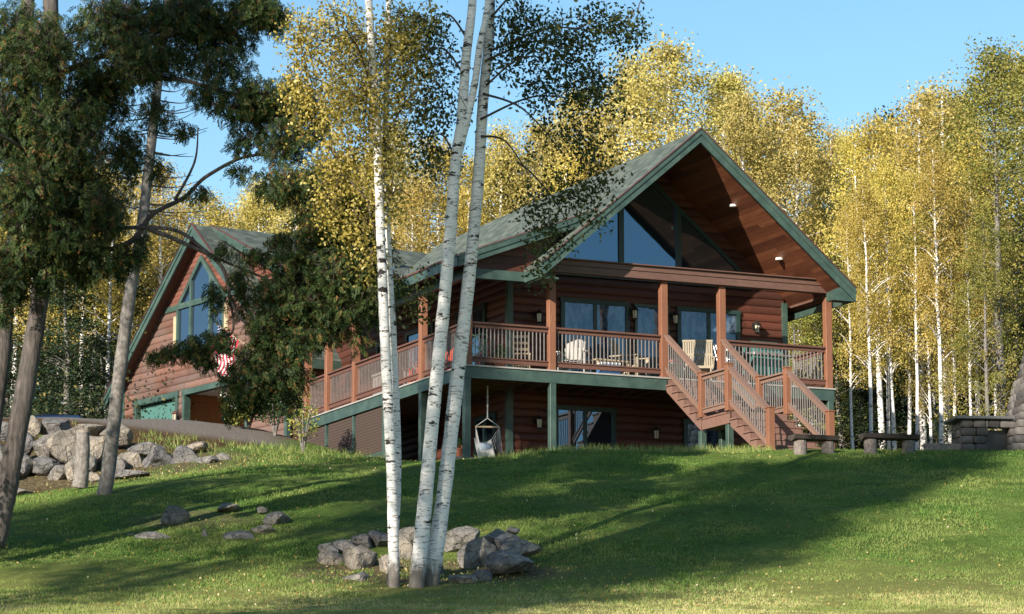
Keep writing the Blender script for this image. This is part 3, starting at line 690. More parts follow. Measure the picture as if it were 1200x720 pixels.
for s in (-1, 1):
    m = MB(); logwall(m, lambda z: (0.0, GL), -.6, gz_(GH)-.1, lambda a, z, d: (s*(GH+d), a, z)); gpart(m.build('garage_side_wall', M_LOGG, root))
    m = MB(); m.box((s*GH-.07, -.06, -.6), (s*GH+.07, .06, gz_(GH)-.1)); gpart(m.build('corner_trim', M_GREEN, root))
    m = MB(); a, b = (0, GZR), (s*(GH+.5), gz_(GH+.5)); slab(a, b, -OV, GL+.3, .06, m); gpart(m.build('garage_roof', M_SHIN, root))
    m = MB(); slab((0, GZR-.07), (s*(GH+.47), gz_(GH+.47)-.07), -OV+.02, GL+.2, .09, m); gpart(m.build('garage_soffit', wood('dark_soffit', (.10, .045, .03)), root))
    o = rake(a, b, -OV-.052, off=(0, 0, 0)); gpart(o)
    m = MB(); m.box((s*(GH+.5)-.02, -OV, gz_(GH+.5)-.26), (s*(GH+.5)+.02, GL+.3, gz_(GH+.5)-.03)); gpart(m.build('fascia', M_GREEN, root))
m = MB(); logwall(m, lambda z: (-GH, GH) if z < 2.9 else (-gx(z), gx(z)), -.6, GZR-RT-.02, lambda a, z, d: (a, GL+d, z)); gpart(m.build('garage_back_wall', M_LOGG, root))
# shed dormer on the near slope
DV0, DV1, DU = .55, 7.0, 4.45; DZ0, DZ1 = GZR-.04, 14.5-9.6
m = MB(); slab((.05, DZ0+.05), (DU, DZ1), DV0-.3, DV1+.3, .06, m); gpart(m.build('dormer_roof', M_SHIN, root))
dsl = (DZ0+.05-DZ1)/(DU-.05)
for v in (DV0, DV1):
    m = MB(); logwall(m, lambda z: (max(0, (GZR-z)/GSL), min(DU-.35, .05+(DZ0+.05-.1-z)/dsl)), gz_(DU-.35), DZ0-.12, lambda a, z, d: (a, v-d if v == DV0 else v+d, z), bulge=.02, course=.14); gpart(m.build('dormer_side_wall', M_SHAKE, root))
m = MB(); logwall(m, lambda z: (DV0, DV1), gz_(DU-.35), DZ1+.02, lambda a, z, d: (DU-.35+d, a, z), bulge=.02, course=.14); gpart(m.build('dormer_front_wall', M_SHAKE, root))
o = rake((DU, DZ1), (.05, DZ0+.05), DV0-.352, off=(0, 0, 0), h=.22); gpart(o)
m = MB(); m.box((DU-.01, DV0-.35, DZ1-.28), (DU+.03, DV1+.3, DZ1-.02)); gpart(m.build('fascia', M_GREEN, root))
m = MB(); m.lathe((2.4, 4.6, DZ0-dsl*2.4), [(.17, -.05), (.12, .12), (.07, .14), (.07, .5), (.11, .52), (.11, .6)], 12); gpart(m.build('vent_pipe', M_STEEL, root))
# garage doors
D1a, D1b = -3.13+SH, -.81+SH; D2a, D2b = -.27+SH, 3.1+SH
def gframe(a, b, zt):
    m = MB(); m.box((a-.13, -.075, -.5), (a, .12, zt)); m.box((b, -.075, -.5), (b+.13, .12, zt)); m.box((a-.16, -.085, zt), (b+.16, .12, zt+.16)); return gpart(m.build('door_frame', M_GREEN, root))
gframe(D1a, D1b, 2.2); gframe(D2a, D2b, 2.2)
m = MB()
for i in range(4): m.box((D1a, .10, i*.545), (D1b, .15, i*.545+.53))
o = gpart(m.build('garage_door', M_GDOOR, root))
m = MB()
for j in range(4):
    cx = D1a+(D1b-D1a)*(j+.5)/4; m.box((cx-.24, .085, 1.16), (cx+.24, .099, 1.5))
m.build('window_frame', M_WHITE, o); m = MB()
for j in range(4):
    cx = D1a+(D1b-D1a)*(j+.5)/4
    for s in (-1, 1): m.box((cx+s*.105-.085, .076, 1.2), (cx+s*.105+.085, .084, 1.46))
m.build('pane', M_GLASS, o)
# inside of the open bay
m = MB(); m.box((D2a-.6, 4.4, -.1), (D2b+1, 4.5, 2.9)); m.box((D2a-.7, .2, -.1), (D2a-.6, 4.4, 2.9)); m.box((D2b+1, .2, -.1), (D2b+1.1, 4.4, 2.9)); gpart(m.build('bay_lining', M_PLY, root))
m = MB(); m.box((D2a-.6, .2, 2.5), (D2b+1, 4.4, 2.56)); gpart(m.build('bay_ceiling', M_WHITE, root))
m = MB(); m.box((D2a+.0, 4.33, 0), (D2a+1.1, 4.39, 2.05)); gpart(m.build('inner_door', M_GREYW, root))
m = MB(); m.box((D2a-.55, .3, 2.33), (D2b+.9, 2.3, 2.38)); gpart(m.build('raised_garage_door', M_WHITE, root))
# porch lamp between the doors
o = lamp(-.55+SH, 1.62, v=-.05, off=(0, 0, 0), mt=M_RED); gpart(o); o.scale = (1, 1, 1)
# arched-look window wall: 3 columns, two rows, gabled head
def garage_window():
    c = -.05; hw_ = 1.24; pk = 6.05; sh = 4.85; lo = 3.5; v = -.045
    zt = lambda u: pk-(pk-sh)*abs(u-c)/hw_
    m = MB()
    def pr(pts, v0=-.115, d=.07): m.prism([(a, v0, z) for a, z in pts], (0, d, 0))
    for s in (-1, 1): pr([(c, pk), (c+s*(hw_+.1), sh-.08), (c+s*(hw_+.1), sh-.24), (c, pk-.17)])
    for s in (-1, 1): pr([(c+s*(hw_), lo), (c+s*(hw_+.1), lo), (c+s*(hw_+.1), sh-.241), (c+s*hw_, sh-.15)], -.11, .065)
    for s in (-1, 1): pr([(c+s*.50, lo), (c+s*.60, lo), (c+s*.60, zt(c+.6)-.1), (c+s*.50, zt(c+.5)-.1)], -.112, .066)
    pr([(c-hw_, sh-.18), (c+hw_, sh-.18), (c+hw_, sh-.02), (c-hw_, sh-.02)], -.116, .072)
    pr([(c-hw_-.12, lo-.12), (c+hw_+.12, lo-.12), (c+hw_+.12, lo), (c-hw_-.12, lo)], -.12, .075)
    o = gpart(m.build('gable_window', M_GREEN, root))
    for a, b in ((c-hw_, c-.6), (c-.5, c+.5), (c+.6, c+hw_)):
        p = MB(); p.box((a, v-.01, lo+.001), (b, v+.003, sh-.181)); p.build('pane', M_GLASS, o)
        p = MB(); us = [a, b] if not (a < c < b) else [a, c, b]
        p.prism([(a, v-.01, sh-.019), (b, v-.01, sh-.019)]+[(u, v-.01, zt(u)-.10) for u in reversed(us)], (0, .013, 0)); p.build('pane', M_GLASS, o)
    for a in (c-hw_-.30, c+hw_+.06):
        p = MB(); p.box((a, -.09, lo), (a+.22, -.045, sh-.35)); gpart(p.build('shutter', M_PALE, root))
garage_window()
def gw(p): return MG@Vector(p)

# ------------------------------------------------------------------ things on and under the porch
def hempty(name, u, v, z, rz=0, **kw):
    p = hw((u, v, z)); return empty(name, p, TH+rz, **kw)
def adirondack(name, mt, **kw):
    r = empty(name, **kw)
    m = MB()
    for i in range(5): m.box((-.27, -.32+i*.11, .36-i*.025), (.27, -.23+i*.11, .38-i*.025))
    m.build('seat', mt, r)
    m = MB()
    for i in range(5):
        x = -.25+i*.105; h = .95+.08*math.cos((i-2)*.7)
        m.hexa([(x, .20, .24), (x+.085, .20, .24), (x+.085, .225, .24), (x, .225, .24), (x, .46, h), (x+.085, .46, h), (x+.085, .485, h), (x, .485, h)])
    m.bar((-.27, .40, .72), (.27, .40, .72), .03, .08); m.build('backrest', mt, r)
    for s in (-1, 1):
        m = MB(); m.box((s*.33-.07, -.36, .56), (s*.33+.07, .38, .585)); m.build('armrest', mt, r)
        m = MB(); m.box((s*.30-.02, -.33, 0), (s*.30+.02, -.24, .558)); m.build('leg', mt, r)
        m = MB(); m.bar((s*.30, -.3, .33), (s*.30, .48, .02), .04, .1); m.build('leg', mt, r)
    return r
def ladder_chair(name, mt, **kw):
    r = empty(name, **kw); m = MB(); m.box((-.2, -.2, .42), (.2, .2, .45)); m.build('seat', mt, r)
    for sx in (-1, 1):
        m = MB(); m.tube([(sx*.18, .19, 0), (sx*.18, .21, .5), (sx*.19, .27, .98)], .017, 6); m.build('leg', mt, r)
        m = MB(); m.tube([(sx*.18, -.18, 0), (sx*.18, -.18, .43)], .017, 6); m.build('leg', mt, r)
    m = MB()
    for z in (.6, .75, .9): m.bar((-.19, .22+.11*(z-.5), z), (.19, .22+.11*(z-.5), z), .015, .06)
    m.build('backrest', mt, r); m = MB()
    for z in (.15, .28): m.tube([(-.18, -.18, z), (.18, -.18, z)], .01, 5); m.tube([(-.18, -.18, z), (-.18, .2, z)], .01, 5); m.tube([(.18, -.18, z), (.18, .2, z)], .01, 5)
    m.build('stretchers', mt, r); return r
def place(o, u, v, z, rz): o.location = hw((u, v, z)); o.rotation_euler = (0, 0, TH+rz); return o
place(adirondack('porch_chair', M_GREYW, label='grey slatted armchair behind the porch railing, left of the low table', cat='chair', group='armchairs on the porch'), 3.15, .95, 0, R(-35))
place(adirondack('porch_chair', M_WICK, label='cream slatted armchair behind the porch railing, beside the green door', cat='chair', group='armchairs on the porch'), 4.65, .95, 0, R(40))
place(ladder_chair('wooden_chair', M_PALE, label='small pale wooden ladder-back chair by the first porch post', cat='chair'), 1.75, .8, 0, R(-20))
# broad wicker chair by the stair head
def wicker_chair():
    r = empty('wicker_chair', label='cream wicker chair with a broad woven back at the stair head', cat='chair')
    m = MB(); m.box((-.3, -.3, .36), (.3, .28, .42)); m.build('seat', M_WICK, r)
    m = MB()
    for i in range(13):
        x = -.33+i*.055; m.bar((x, .27, .42), (x, .42, 1.12), .04, .02, up=(0, 1, 0))
    m.bar((-.36, .42, 1.12), (.36, .42, 1.12), .05, .05); m.bar((-.36, .27, .44), (.36, .27, .44), .05, .05); m.bar((-.36, .35, .78), (.36, .35, .78), .035, .05)
    m.build('backrest', M_WICK, r)
    for s in (-1, 1):
        m = MB(); m.tube([(s*.34, .34, .7), (s*.37, .05, .68), (s*.36, -.3, .62), (s*.33, -.32, .36)], .025, 6); m.build('armrest', M_WICK, r)
        for y in (-.28, .26): m = MB(); m.tube([(s*.28, y, 0), (s*.28, y, .37)], .022, 6); m.build('leg', M_WICK, r)
    return r
place(wicker_chair(), 6.35, .8, 0, R(-25))
def small_table(name, mt, lx, ly, h, **kw):
    r = empty(name, **kw); m = MB(); m.box((-lx/2, -ly/2, h-.035), (lx/2, ly/2, h)); m.build('table_top', mt, r)
    for sx in (-1, 1):
        for sy in (-1, 1): m = MB(); m.box((sx*(lx/2-.05)-.02, sy*(ly/2-.05)-.02, 0), (sx*(lx/2-.05)+.02, sy*(ly/2-.05)+.02, h-.036)); m.build('leg', mt, r)
    return r
place(small_table('low_table', M_PALE, .95, .5, .42, label='low pale wooden table between the two porch armchairs', cat='table'), 3.95, .75, 0, R(8))
place(small_table('side_table', M_GREYW, .5, .4, .46, label='small grey side table beside the wicker chair', cat='table'), 5.6, .75, 0, R(0))
def cushion():
    m = MB(); m.lathe((0, 0, 0), [(.12, 0), (.2, .03), (.2, .09), (.12, .12)], 12); o = m.build('cushion', M_CUSH, smooth=True); return tag(o, 'red checked cushion lying on the small side table', 'cushion')
place(cushion(), 5.6, .75, .461, 0)
def cooler():
    r = empty('cooler', label='blue cooler box on the deck floor below the low table', cat='cooler'); m = MB(); m.box((-.24, -.15, 0), (.24, .15, .24)); m.build('box', M_BLUEP, r, bevel=.015)
    m = MB(); m.box((-.25, -.16, .242), (.25, .16, .3)); m.build('lid', M_WHITE, r, bevel=.015); m = MB(); m.tube([(-.25, 0, .2), (-.27, -.1, .2), (.27, -.1, .2), (.25, 0, .2)], .012, 6); m.build('handle', M_WHITE, r); return r
place(cooler(), 3.75, .32, 0, R(0))
def rocker():
    r = empty('rocking_chair', label='thin metal rocking chair with curved arms right of the stair head', cat='chair')
    m = MB(); m.box((-.25, -.25, .40), (.25, .25, .44)); m.build('seat', M_CUSH, r)
    m = MB()
    for i in range(6): m.tube([(-.23+i*.092, .24, .44), (-.23+i*.092, .42, 1.05)], .009, 5)
    m.tube([(-.25, .42, 1.05), (.25, .42, 1.05)], .018, 6); m.build('backrest', M_STEEL, r)
    for s in (-1, 1):
        m = MB(); m.tube([(s*.27, .33, .72), (s*.28, 0, .70), (s*.27, -.28, .58), (s*.26, -.25, .05)], .014, 6); m.build('armrest', M_STEEL, r)
        m = MB(); m.tube([(s*.26, -.5, .12), (s*.26, -.2, .03), (s*.26, .2, .03), (s*.26, .55, .14)], .016, 6); m.build('rocker_rail', M_STEEL, r)
        m = MB(); m.tube([(s*.26, .22, .05), (s*.25, .24, .45)], .014, 6); m.build('leg', M_STEEL, r)
    return r
place(rocker(), 7.25, .75, 0, R(20))
def grill():
    r = empty('barbecue_grill', label='green enamelled gas grill with steel shelves behind the right porch railing', cat='grill')
    m = MB(); m.box((-.4, -.25, .12), (.4, .25, .78)); m.build('cabinet', M_GRILL, r, bevel=.01)
    m = MB()
    for s in (-1, 1): m.box((s*.2-.185, -.275, .16), (s*.2+.185, -.252, .72))
    m.build('cabinet_door', M_GRILL, r, bevel=.006)
    m = MB(); prof = [(-.42, .80)]+[(0, 0)]*0; poly = [(-.38, -.27, .86)]+[(-.38, -.27*math.cos(t), .86+.30*math.sin(t)) for t in np.linspace(.25, math.pi-.25, 9)]+[(-.38, .27, .86)]
    m.prism(poly, (.76, 0, 0)); m.build('lid', M_GRILL, r)
    m = MB(); m.tube([(-.28, -.27, .98), (-.28, -.33, .98), (.28, -.33, .98), (.28, -.27, .98)], .014, 8); m.build('handle', M_STEEL, r)
    m = MB(); m.box((-.42, -.30, .785), (.42, .27, .858)); m.build('control_panel', M_STEEL, r, bevel=.01)
    for s in (-1, 1): m = MB(); m.box((s*.6-.17, -.22, .80), (s*.6+.17, .22, .84)); m.build('side_shelf', M_STEEL, r, bevel=.008)
    for s in (-1, 1):
        for y in (-.2, .2): m = MB(); m.tube([(s*.36-.02, y, .055), (s*.36+.02, y, .055)], .055, 12); m.build('wheel', M_RUBBER, r)
    for k in range(3): m = MB(); m.tube([(-.22+.22*k, -.30, .822), (-.22+.22*k, -.325, .822)], .02, 10); m.build('knob', M_BLACK, r)
    return r
place(grill(), 8.1, .85, 0, R(3))
# plant on a wire stand
def plant_leaves(rng, c, rad, n, L, W, flat=1.0):
    d = rng.normal(0, 1, (n, 3)); d /= np.linalg.norm(d, axis=1)[:, None]; rr = rng.random(n)**.5
    C = np.array(c)+d*rr[:, None]*np.array(rad); return C
def plant_stand():
    r = empty('plant_stand', label='round green wire plant stand behind the railing left of the first post', cat='plant stand')
    m = MB()
    for k in range(2): m.tube([(.30*math.cos(t+k), .12*math.sin(t)*(k), .55+.30*math.sin(t)) for t in np.linspace(0, 2*math.pi, 20)], .012, 5)
    for t in range(0, 6): a = t*math.pi/3; m.tube([(0, 0, .55), (.30*math.cos(a), 0, .55+.30*math.sin(a))], .008, 5)
    m.build('wire_wheel', plain('green_wire', (.10, .22, .14), .5), r)
    for a in (0, 2.1, 4.2): m = MB(); m.tube([(.05*math.cos(a), .05*math.sin(a), .4), (.22*math.cos(a), .22*math.sin(a), 0)], .012, 5); m.build('leg', M_DGREEN, r)
    return r
place(plant_stand(), .75, .75, 0, 0)
PLANTM = leafmat('plant_leaf', [(0, (.02, .06, .02)), (.6, (.05, .13, .03)), (1, (.12, .22, .05))], .3)
def potted(label, u, v, z, n=160, s=1.0):
    r = place(empty('potted_plant', label=label, cat='potted plant'), u, v, z, 0); m = MB(); m.lathe((0, 0, 0), [(.08*s, 0), (.12*s, .2*s), (.135*s, .2*s), (.135*s, .23*s), (.11*s, .23*s)], 14); m.build('pot', M_TERRA, r)
    rng = np.random.default_rng(int(u*100+v)); V, t = leaf_quads(plant_leaves(rng, (0, 0, .38*s), (.17*s, .17*s, .17*s), n, .05, .03), rng, .07*s, .035*s)
    link(bpy.data.objects.new('leaves', fast_mesh('leaves', V, 4, PLANTM, t)), r); return r
potted('terracotta pot with a leafy plant beside the wire plant stand', 1.1, .55, 0, s=1.1)
potted('terracotta pot on the stone ledge under the porch corner', .45, 1.45, -1.94, s=.9)
# red chairs and the grey storage box on the side porch
place(adirondack('red_chair', M_REDP, label='red slatted armchair on the side porch, the one nearer the corner', cat='chair', group='red armchairs'), .9, 3.6, 0, R(-80))
place(adirondack('red_chair', M_REDP, label='red slatted armchair on the side porch, next to the grey chest', cat='chair', group='red armchairs'), .9, 4.5, 0, R(-95))
def chest():
    r = empty('storage_chest', label='pale grey storage chest behind the side porch railing', cat='chest'); m = MB(); m.box((-.75, -.35, 0), (.75, .35, .6)); m.build('box', M_GREYW, r, bevel=.02)
    m = MB(); m.box((-.78, -.38, .602), (.78, .38, .68)); m.build('lid', M_GREYW, r, bevel=.02); return r
place(chest(), .75, 5.95, 0, R(90))
# hammock chair
def hammock():
    top = hw((.95, .9, -.32)); r = empty('hammock_chair', (top.x, top.y, top.z-2.0), TH, label='white rope hammock chair hanging under the porch corner', cat='hanging chair')
    T = 2.0; m = MB(); m.tube([(0, 0, T), (0, 0, T-.45), (0, 0, T-.75)], .022, 6); m.lathe((0, 0, T-.30), [(.02, 0), (.035, .04), (.02, .09)], 6); m.lathe((0, 0, T-.5), [(.02, 0), (.035, .04), (.02, .09)], 6); m.build('hanging_rope', M_ROPE, r)
    m = MB(); m.tube([(-.38, .1, 1.05), (.38, -.1, 1.05)], .022, 8); m.build('spreader_bar', M_PALE, r)
    m = MB()
    for s in (-1, 1): m.tube([(0, 0, T-.75), (s*.38, -s*.1, 1.05)], .012, 5)
    for s in (-1, 1):
        for i in range(9):
            f = i/8; m.tube([(s*.36, -s*.1, 1.05), (s*(.36-.1*f), -.32+.62*f, .42+.35*f*f)], .006, 4)
    m.build('cords', M_ROPE, r)
    rows = []; m = MB(); n = 12; pr = []
    for j in range(9):
        y = -.34+.66*j/8; zc = .26+.45*max(0, (j-3)/5)**1.6+.06*abs(j-2)*.3
        pr.append([(-.30+.60*i/n, y, zc-.10*math.sin(math.pi*i/n)) for i in range(n+1)])
    vs = [p for r_ in pr for p in r_]; fs = [(j*(n+1)+i, j*(n+1)+i+1, (j+1)*(n+1)+i+1, (j+1)*(n+1)+i) for j in range(8) for i in range(n)]
    m.add(vs, fs); o = m.build('seat_net', M_ROPE, r, smooth=True); md = o.modifiers.new('s', 'SOLIDIFY'); md.thickness = .02
    m = MB(); m.tube([(-.24, .26, .62), (0, .28, .60), (.24, .26, .62)], [.07, .1, .07], 10); m.build('pillow', plain('pale_blue_cloth', (.50, .56, .66), .8), r, smooth=True)
    return r
hammock().scale = (.72, .8, 1)
# flag on the garage front
def flag():
    r = empty('flag', gw((3.55, -.15, 2.7)), math.atan2(GW.y, GW.x), label='red, white and blue striped flag hanging from a pole on the garage front', cat='flag')
    m = MB(); a = Vector((0, 0, 0)); b = Vector((-.35, -1.25, .85)); m.tube([a, b], .014, 8); m.lathe(tuple(b), [(.01, -.02), (.03, 0), (.01, .03)], 8); m.build('pole', M_PALE, r)
    W, H = 1.15, .68; NX, NY = 26, 13; m = MB()
    ax = (Vector((-.55, -.35, -.82))).normalized(); hoist = (b-a).normalized(); fl = Vector((-.42, .05, -.92)).normalized()
    def P(i, j):
        f, q = i/NX, j/NY; wv = math.sin(f*9+q*1.5)*.05*(f+.2)
        return b-hoist*(q*H)-hoist*.05+fl*(f*W)+Vector((.6*wv, wv, 0))
    vs = [P(i, j) for j in range(NY+1) for i in range(NX+1)]; red = plain('flag_red', (.55, .03, .05), .8, 0, .05); whi = plain('flag_white', (.78, .78, .78), .8, 0, .04); blu = plain('flag_blue', (.03, .05, .22), .8, 0, .05)
    for j in range(NY):
        for i in range(NX):
            mi = 2 if (i < NX*.4 and j < 7) else (0 if j % 2 == 0 else 1)
            q = [j*(NX+1)+i, j*(NX+1)+i+1, (j+1)*(NX+1)+i+1, (j+1)*(NX+1)+i]
            m.f.append(q); m.m.append(mi)
    m.v = [tuple(v) for v in vs]; m.build('cloth', [red, whi, blu], r, smooth=True)
    m = MB()
    for rr in range(9):
        for cc in range(6 if rr % 2 == 0 else 5):
            i = (cc+.5+(0 if rr % 2 == 0 else .5))*(NX*.4)/6; j = (rr+.5)*7/9
            c = P(i, j); n_ = (P(i+1, j)-c).cross(P(i, j+1)-c).normalized(); e1 = (P(i+1, j)-c).normalized(); e2 = n_.cross(e1)
            for s in (-1, 1):
                pts = [c+n_*.006*s+(e1*math.cos(t)+e2*math.sin(t))*(.024 if k % 2 == 0 else .010) for k, t in enumerate(np.linspace(0, 2*math.pi, 11)[:10])]
                m.add(pts, [tuple(range(10))])
    m.build('stars', whi, r); return r
flag()
# parked car behind the drive crest
def car():
    c = on_ground(70, 79.5); r = empty('parked_car', c, R(8), label='dark blue car parked behind the boulder wall, only its roof showing', cat='car')
    cm = plain('dark_blue_car_paint', (.006, .009, .016), .2, .2, .05); S = []
    prof = [(-2.25, .45, .75), (-2.15, .85, .8), (-1.5, .95, .86), (-1.0, 1.35, .66), (-.3, 1.46, .64), (.5, 1.42, .64), (1.15, 1.02, .84), (1.9, .92, .84), (2.25, .65, .74)]
    m = MB(); vs = []; n = len(prof)
    for x, z, w_ in prof:
        bw = .88; vs += [(x, -bw*.97, .25), (x, -bw, .62), (x, -w_, z-.06), (x, -w_*.8, z), (x, w_*.8, z), (x, w_, z-.06), (x, bw, .62), (x, bw*.97, .25)]
    fs = [(i*8+k, i*8+k+1, (i+1)*8+k+1, (i+1)*8+k) for i in range(n-1) for k in range(7)]+[(i*8, (i+1)*8, (i+1)*8+7, i*8+7) for i in range(n-1)]+[tuple(range(8)), tuple(range((n-1)*8, n*8))[::-1]]
    m.add(vs, fs); o = m.build('body', cm, r, smooth=True); md = o.modifiers.new('s', 'SUBSURF'); md.levels = md.render_levels = 1
    for s in (-1, 1):
        m = MB(); y = s*.84; m.hexa([(-1.25, y, .98), (.9, y, 1.0), (.9, y+s*.01, 1.0), (-1.25, y+s*.01, .98), (-.95, s*.68, 1.30), (.45, s*.67, 1.36), (.45, s*.68, 1.36), (-.95, s*.69, 1.30)]); m.build('side_window', M_GLASS, r)
        for x in (-1.4, 1.4):
            m = MB(); m.tube([(x, s*.92, .33), (x, s*.72, .33)], .33, 20); wh = m.build('wheel', M_RUBBER, r); m = MB(); m.tube([(x, s*.93, .33), (x, s*.921, .33)], .2, 12); m.build('rim', M_STEEL, wh)
        m = MB(); m.box((2.1, s*.6-.14, .6), (2.22, s*.6+.14, .74)); m.build('headlight', M_LAMPG, r)
    return r
car()

# ------------------------------------------------------------------ stone fireplace at the right
def b_stone(t, p):
    k = N(t); o = k.coord('Object'); f = k.noise(o, 2.2, 6, .7); f2 = k.noise(o, 14, 5, .7)
    c = k.ramp(f, [(.3, (.09, .088, .085)), (.5, (.20, .19, .18)), (.72, (.36, .34, .31))]); c = k.mix(.7, c, k.ramp(f2, [(.3, (.5, .5, .5)), (.7, (1.1, 1.1, 1.1))]), 'MULTIPLY')
    v = k.n('TexNoise'); v.inputs['Scale'].default_value = 3.5; k.l(o, v.inputs['Vector'])
    c = k.mix(k.ramp(v.outputs['Fac'], [(.50, (0, 0, 0)), (.75, (.4, .4, .4))]), c, (.20, .16, .11))
    vo = k.n('TexVoronoi', feature='DISTANCE_TO_EDGE'); vo.inputs['Scale'].default_value = 1.7; wv = k.n('TexNoise'); wv.inputs['Scale'].default_value = 2.5; k.l(o, wv.inputs['Vector'])
    ad = k.n('VectorMath', operation='ADD'); k.l(o, ad.inputs[0]); k.l(wv.outputs['Color'], ad.inputs[1]); k.l(ad.outputs[0], vo.inputs['Vector'])
    cr = k.ramp(vo.outputs['Distance'], [(.0, (0, 0, 0)), (.035, (1, 1, 1))]); c = k.mix(.45, c, cr, 'MULTIPLY')
    li = k.noise(o, 22, 4, .8); c = k.mix(k.ramp(li, [(.60, (0, 0, 0)), (.66, (.8, .8, .8))]), c, (.42, .42, .37))
    sz = k.n('SeparateXYZ'); k.l(o, sz.inputs[0])
    oi = k.n('ObjectInfo'); c = k.mix(1.0, c, k.ramp(oi.outputs['Random'], [(0, (.62, .64, .70)), (.5, (1, 1, 1)), (1, (1.25, 1.15, 1.0))]), 'MULTIPLY')
    k.l(c, p.inputs['Base Color']); p.inputs['Roughness'].default_value = .9; k.bump(k.math('ADD', k.math('ADD', f2, f), k.math('MULTIPLY', cr, .3)), p, 1.0, .05)
M_STONE = mat('boulder_stone', b_stone)
def b_block(t, p):
    k = N(t); o = k.coord('Object'); f2 = k.noise(o, 9, 5, .7); gi = k.n('Attribute', attribute_name='tint')
    c = k.ramp(gi.outputs['Fac'], [(0, (.06, .055, .052)), (.5, (.115, .105, .098)), (1, (.18, .165, .15))]); c = k.mix(.6, c, k.ramp(f2, [(.3, (.5, .5, .5)), (.7, (1.1, 1.1, 1.1))]), 'MULTIPLY')
    k.l(c, p.inputs['Base Color']); p.inputs['Roughness'].default_value = .9; k.bump(f2, p, .6, .02)
M_BLOCK = mat('rough_block', b_block)
def blocks_mesh(name, blocks, parent, n=4, seed=1):
    """rounded split-faced blocks; blocks = list of (cx,cy,cz,sx,sy,sz)"""
    rng = random.Random(seed); vs = []; fs = []; tn = []
    for (cx, cy, cz, sx, sy, sz) in blocks:
        tt = rng.random()
        for ax in range(3):
            for sg in (-1, 1):
                base = len(vs)
                for i in range(n+1):
                    for j in range(n+1):
                        a, b = -1+2*i/n, -1+2*j/n; q = [0, 0, 0]; q[ax] = sg; q[(ax+1) % 3] = a; q[(ax+2) % 3] = b
                        L = (abs(q[0])**5+abs(q[1])**5+abs(q[2])**5)**(1/5.); q = [c/L for c in q]
                        nz = mnoise.noise(Vector((cx*3+q[0], cy*3+q[1], cz*3+q[2])))*.12
                        vs.append((cx+q[0]*sx/2*(1+nz), cy+q[1]*sy/2*(1+nz), cz+q[2]*sz/2*(1+nz*.4)))
                for i in range(n):
                    for j in range(n):
                        q = [base+i*(n+1)+j, base+(i+1)*(n+1)+j, base+(i+1)*(n+1)+j+1, base+i*(n+1)+j+1]
                        fs.append(q if sg > 0 else q[::-1]); tn.append(tt)
    me = bpy.data.meshes.new(name); me.from_pydata(vs, [], fs); me.materials.append(M_BLOCK)
    a = me.attributes.new('tint', 'FLOAT', 'FACE'); a.data.foreach_set('value', tn); me.polygons.foreach_set('use_smooth', [True]*len(fs)); me.update()
    return link(bpy.data.objects.new(name, me), parent)
def fireplace():
    c = on_ground(1243, 66.6); r = empty('stone_fireplace', (c.x, c.y, c.z-.05), R(6), label='outdoor stone block fireplace with tapering chimney and side counter', cat='fireplace')
    rng = random.Random(4); bl = []; H = .175
    for k in range(20):
        z = k*H; hwid = 1.28-.052*k if k < 17 else .42; hwid = max(.40, hwid); dep = max(.45, .85-.02*k); x = -hwid+(rng.random()*.1)
        while x < hwid-.05:
            w_ = min(rng.uniform(.26, .40), hwid-x); 
            if hwid-x-w_ < .12: w_ = hwid-x
            if not (-.42 < x+w_/2 < .42 and 2 <= k < 6): bl.append((x+w_/2, -dep+.14, z+H/2, w_*1.02, .30, H*1.03))
            x += w_
        y = -dep
        while y < dep-.1:
            for s in (-1, 1): bl.append((s*(hwid-.12), y+.15, z+H/2, .28, .32, H*1.03))
            y += .3
    blocks_mesh('masonry', bl, r, seed=2)
    m = MB(); m.prism([(-1.08, 0, 0), (1.08, 0, 0), (.2, 0, 3.35), (-.2, 0, 3.35)], (0, .5, 0)); m.build('core', M_CONC, r)
    m = MB(); m.box((-.45, -.55, .35), (.45, -.2, 1.05)); m.build('firebox', M_BLACK, r)
    m = MB(); m.box((-.5, -.5, 3.5), (.5, .5, 3.6)); m.build('chimney_cap', M_CONC, r)
    bl = []
    for k in range(4):
        z = k*H
        for (x0, x1) in ((-2.35, -1.75), (-1.28, -1.1)):
            x = x0
            while x < x1-.05: w_ = min(rng.uniform(.26, .34), x1-x); bl.append((x+w_/2, -.42, z+H/2, w_*1.02, .3, H*1.03)); x += w_
        for y in (-.1, .2): bl.append((-2.22, y, z+H/2, .28, .3, H*1.03))
    for x in (-1.62, -1.36): bl.append((x, -.42, 3*H+H/2, .27, .3, H))
    blocks_mesh('counter_base', bl, r, seed=7)
    m = MB(); m.box((-1.75, -.3, 0), (-1.2, .3, .5)); m.build('wood_store', M_BLACK, r)
    m = MB(); m.box((-2.5, -.66, 4*H+.005), (-1.18, .45, 4*H+.075)); m.build('counter_top', plain('slate', (.10, .10, .10), .6), r, bevel=.012)
    return r
fireplace()
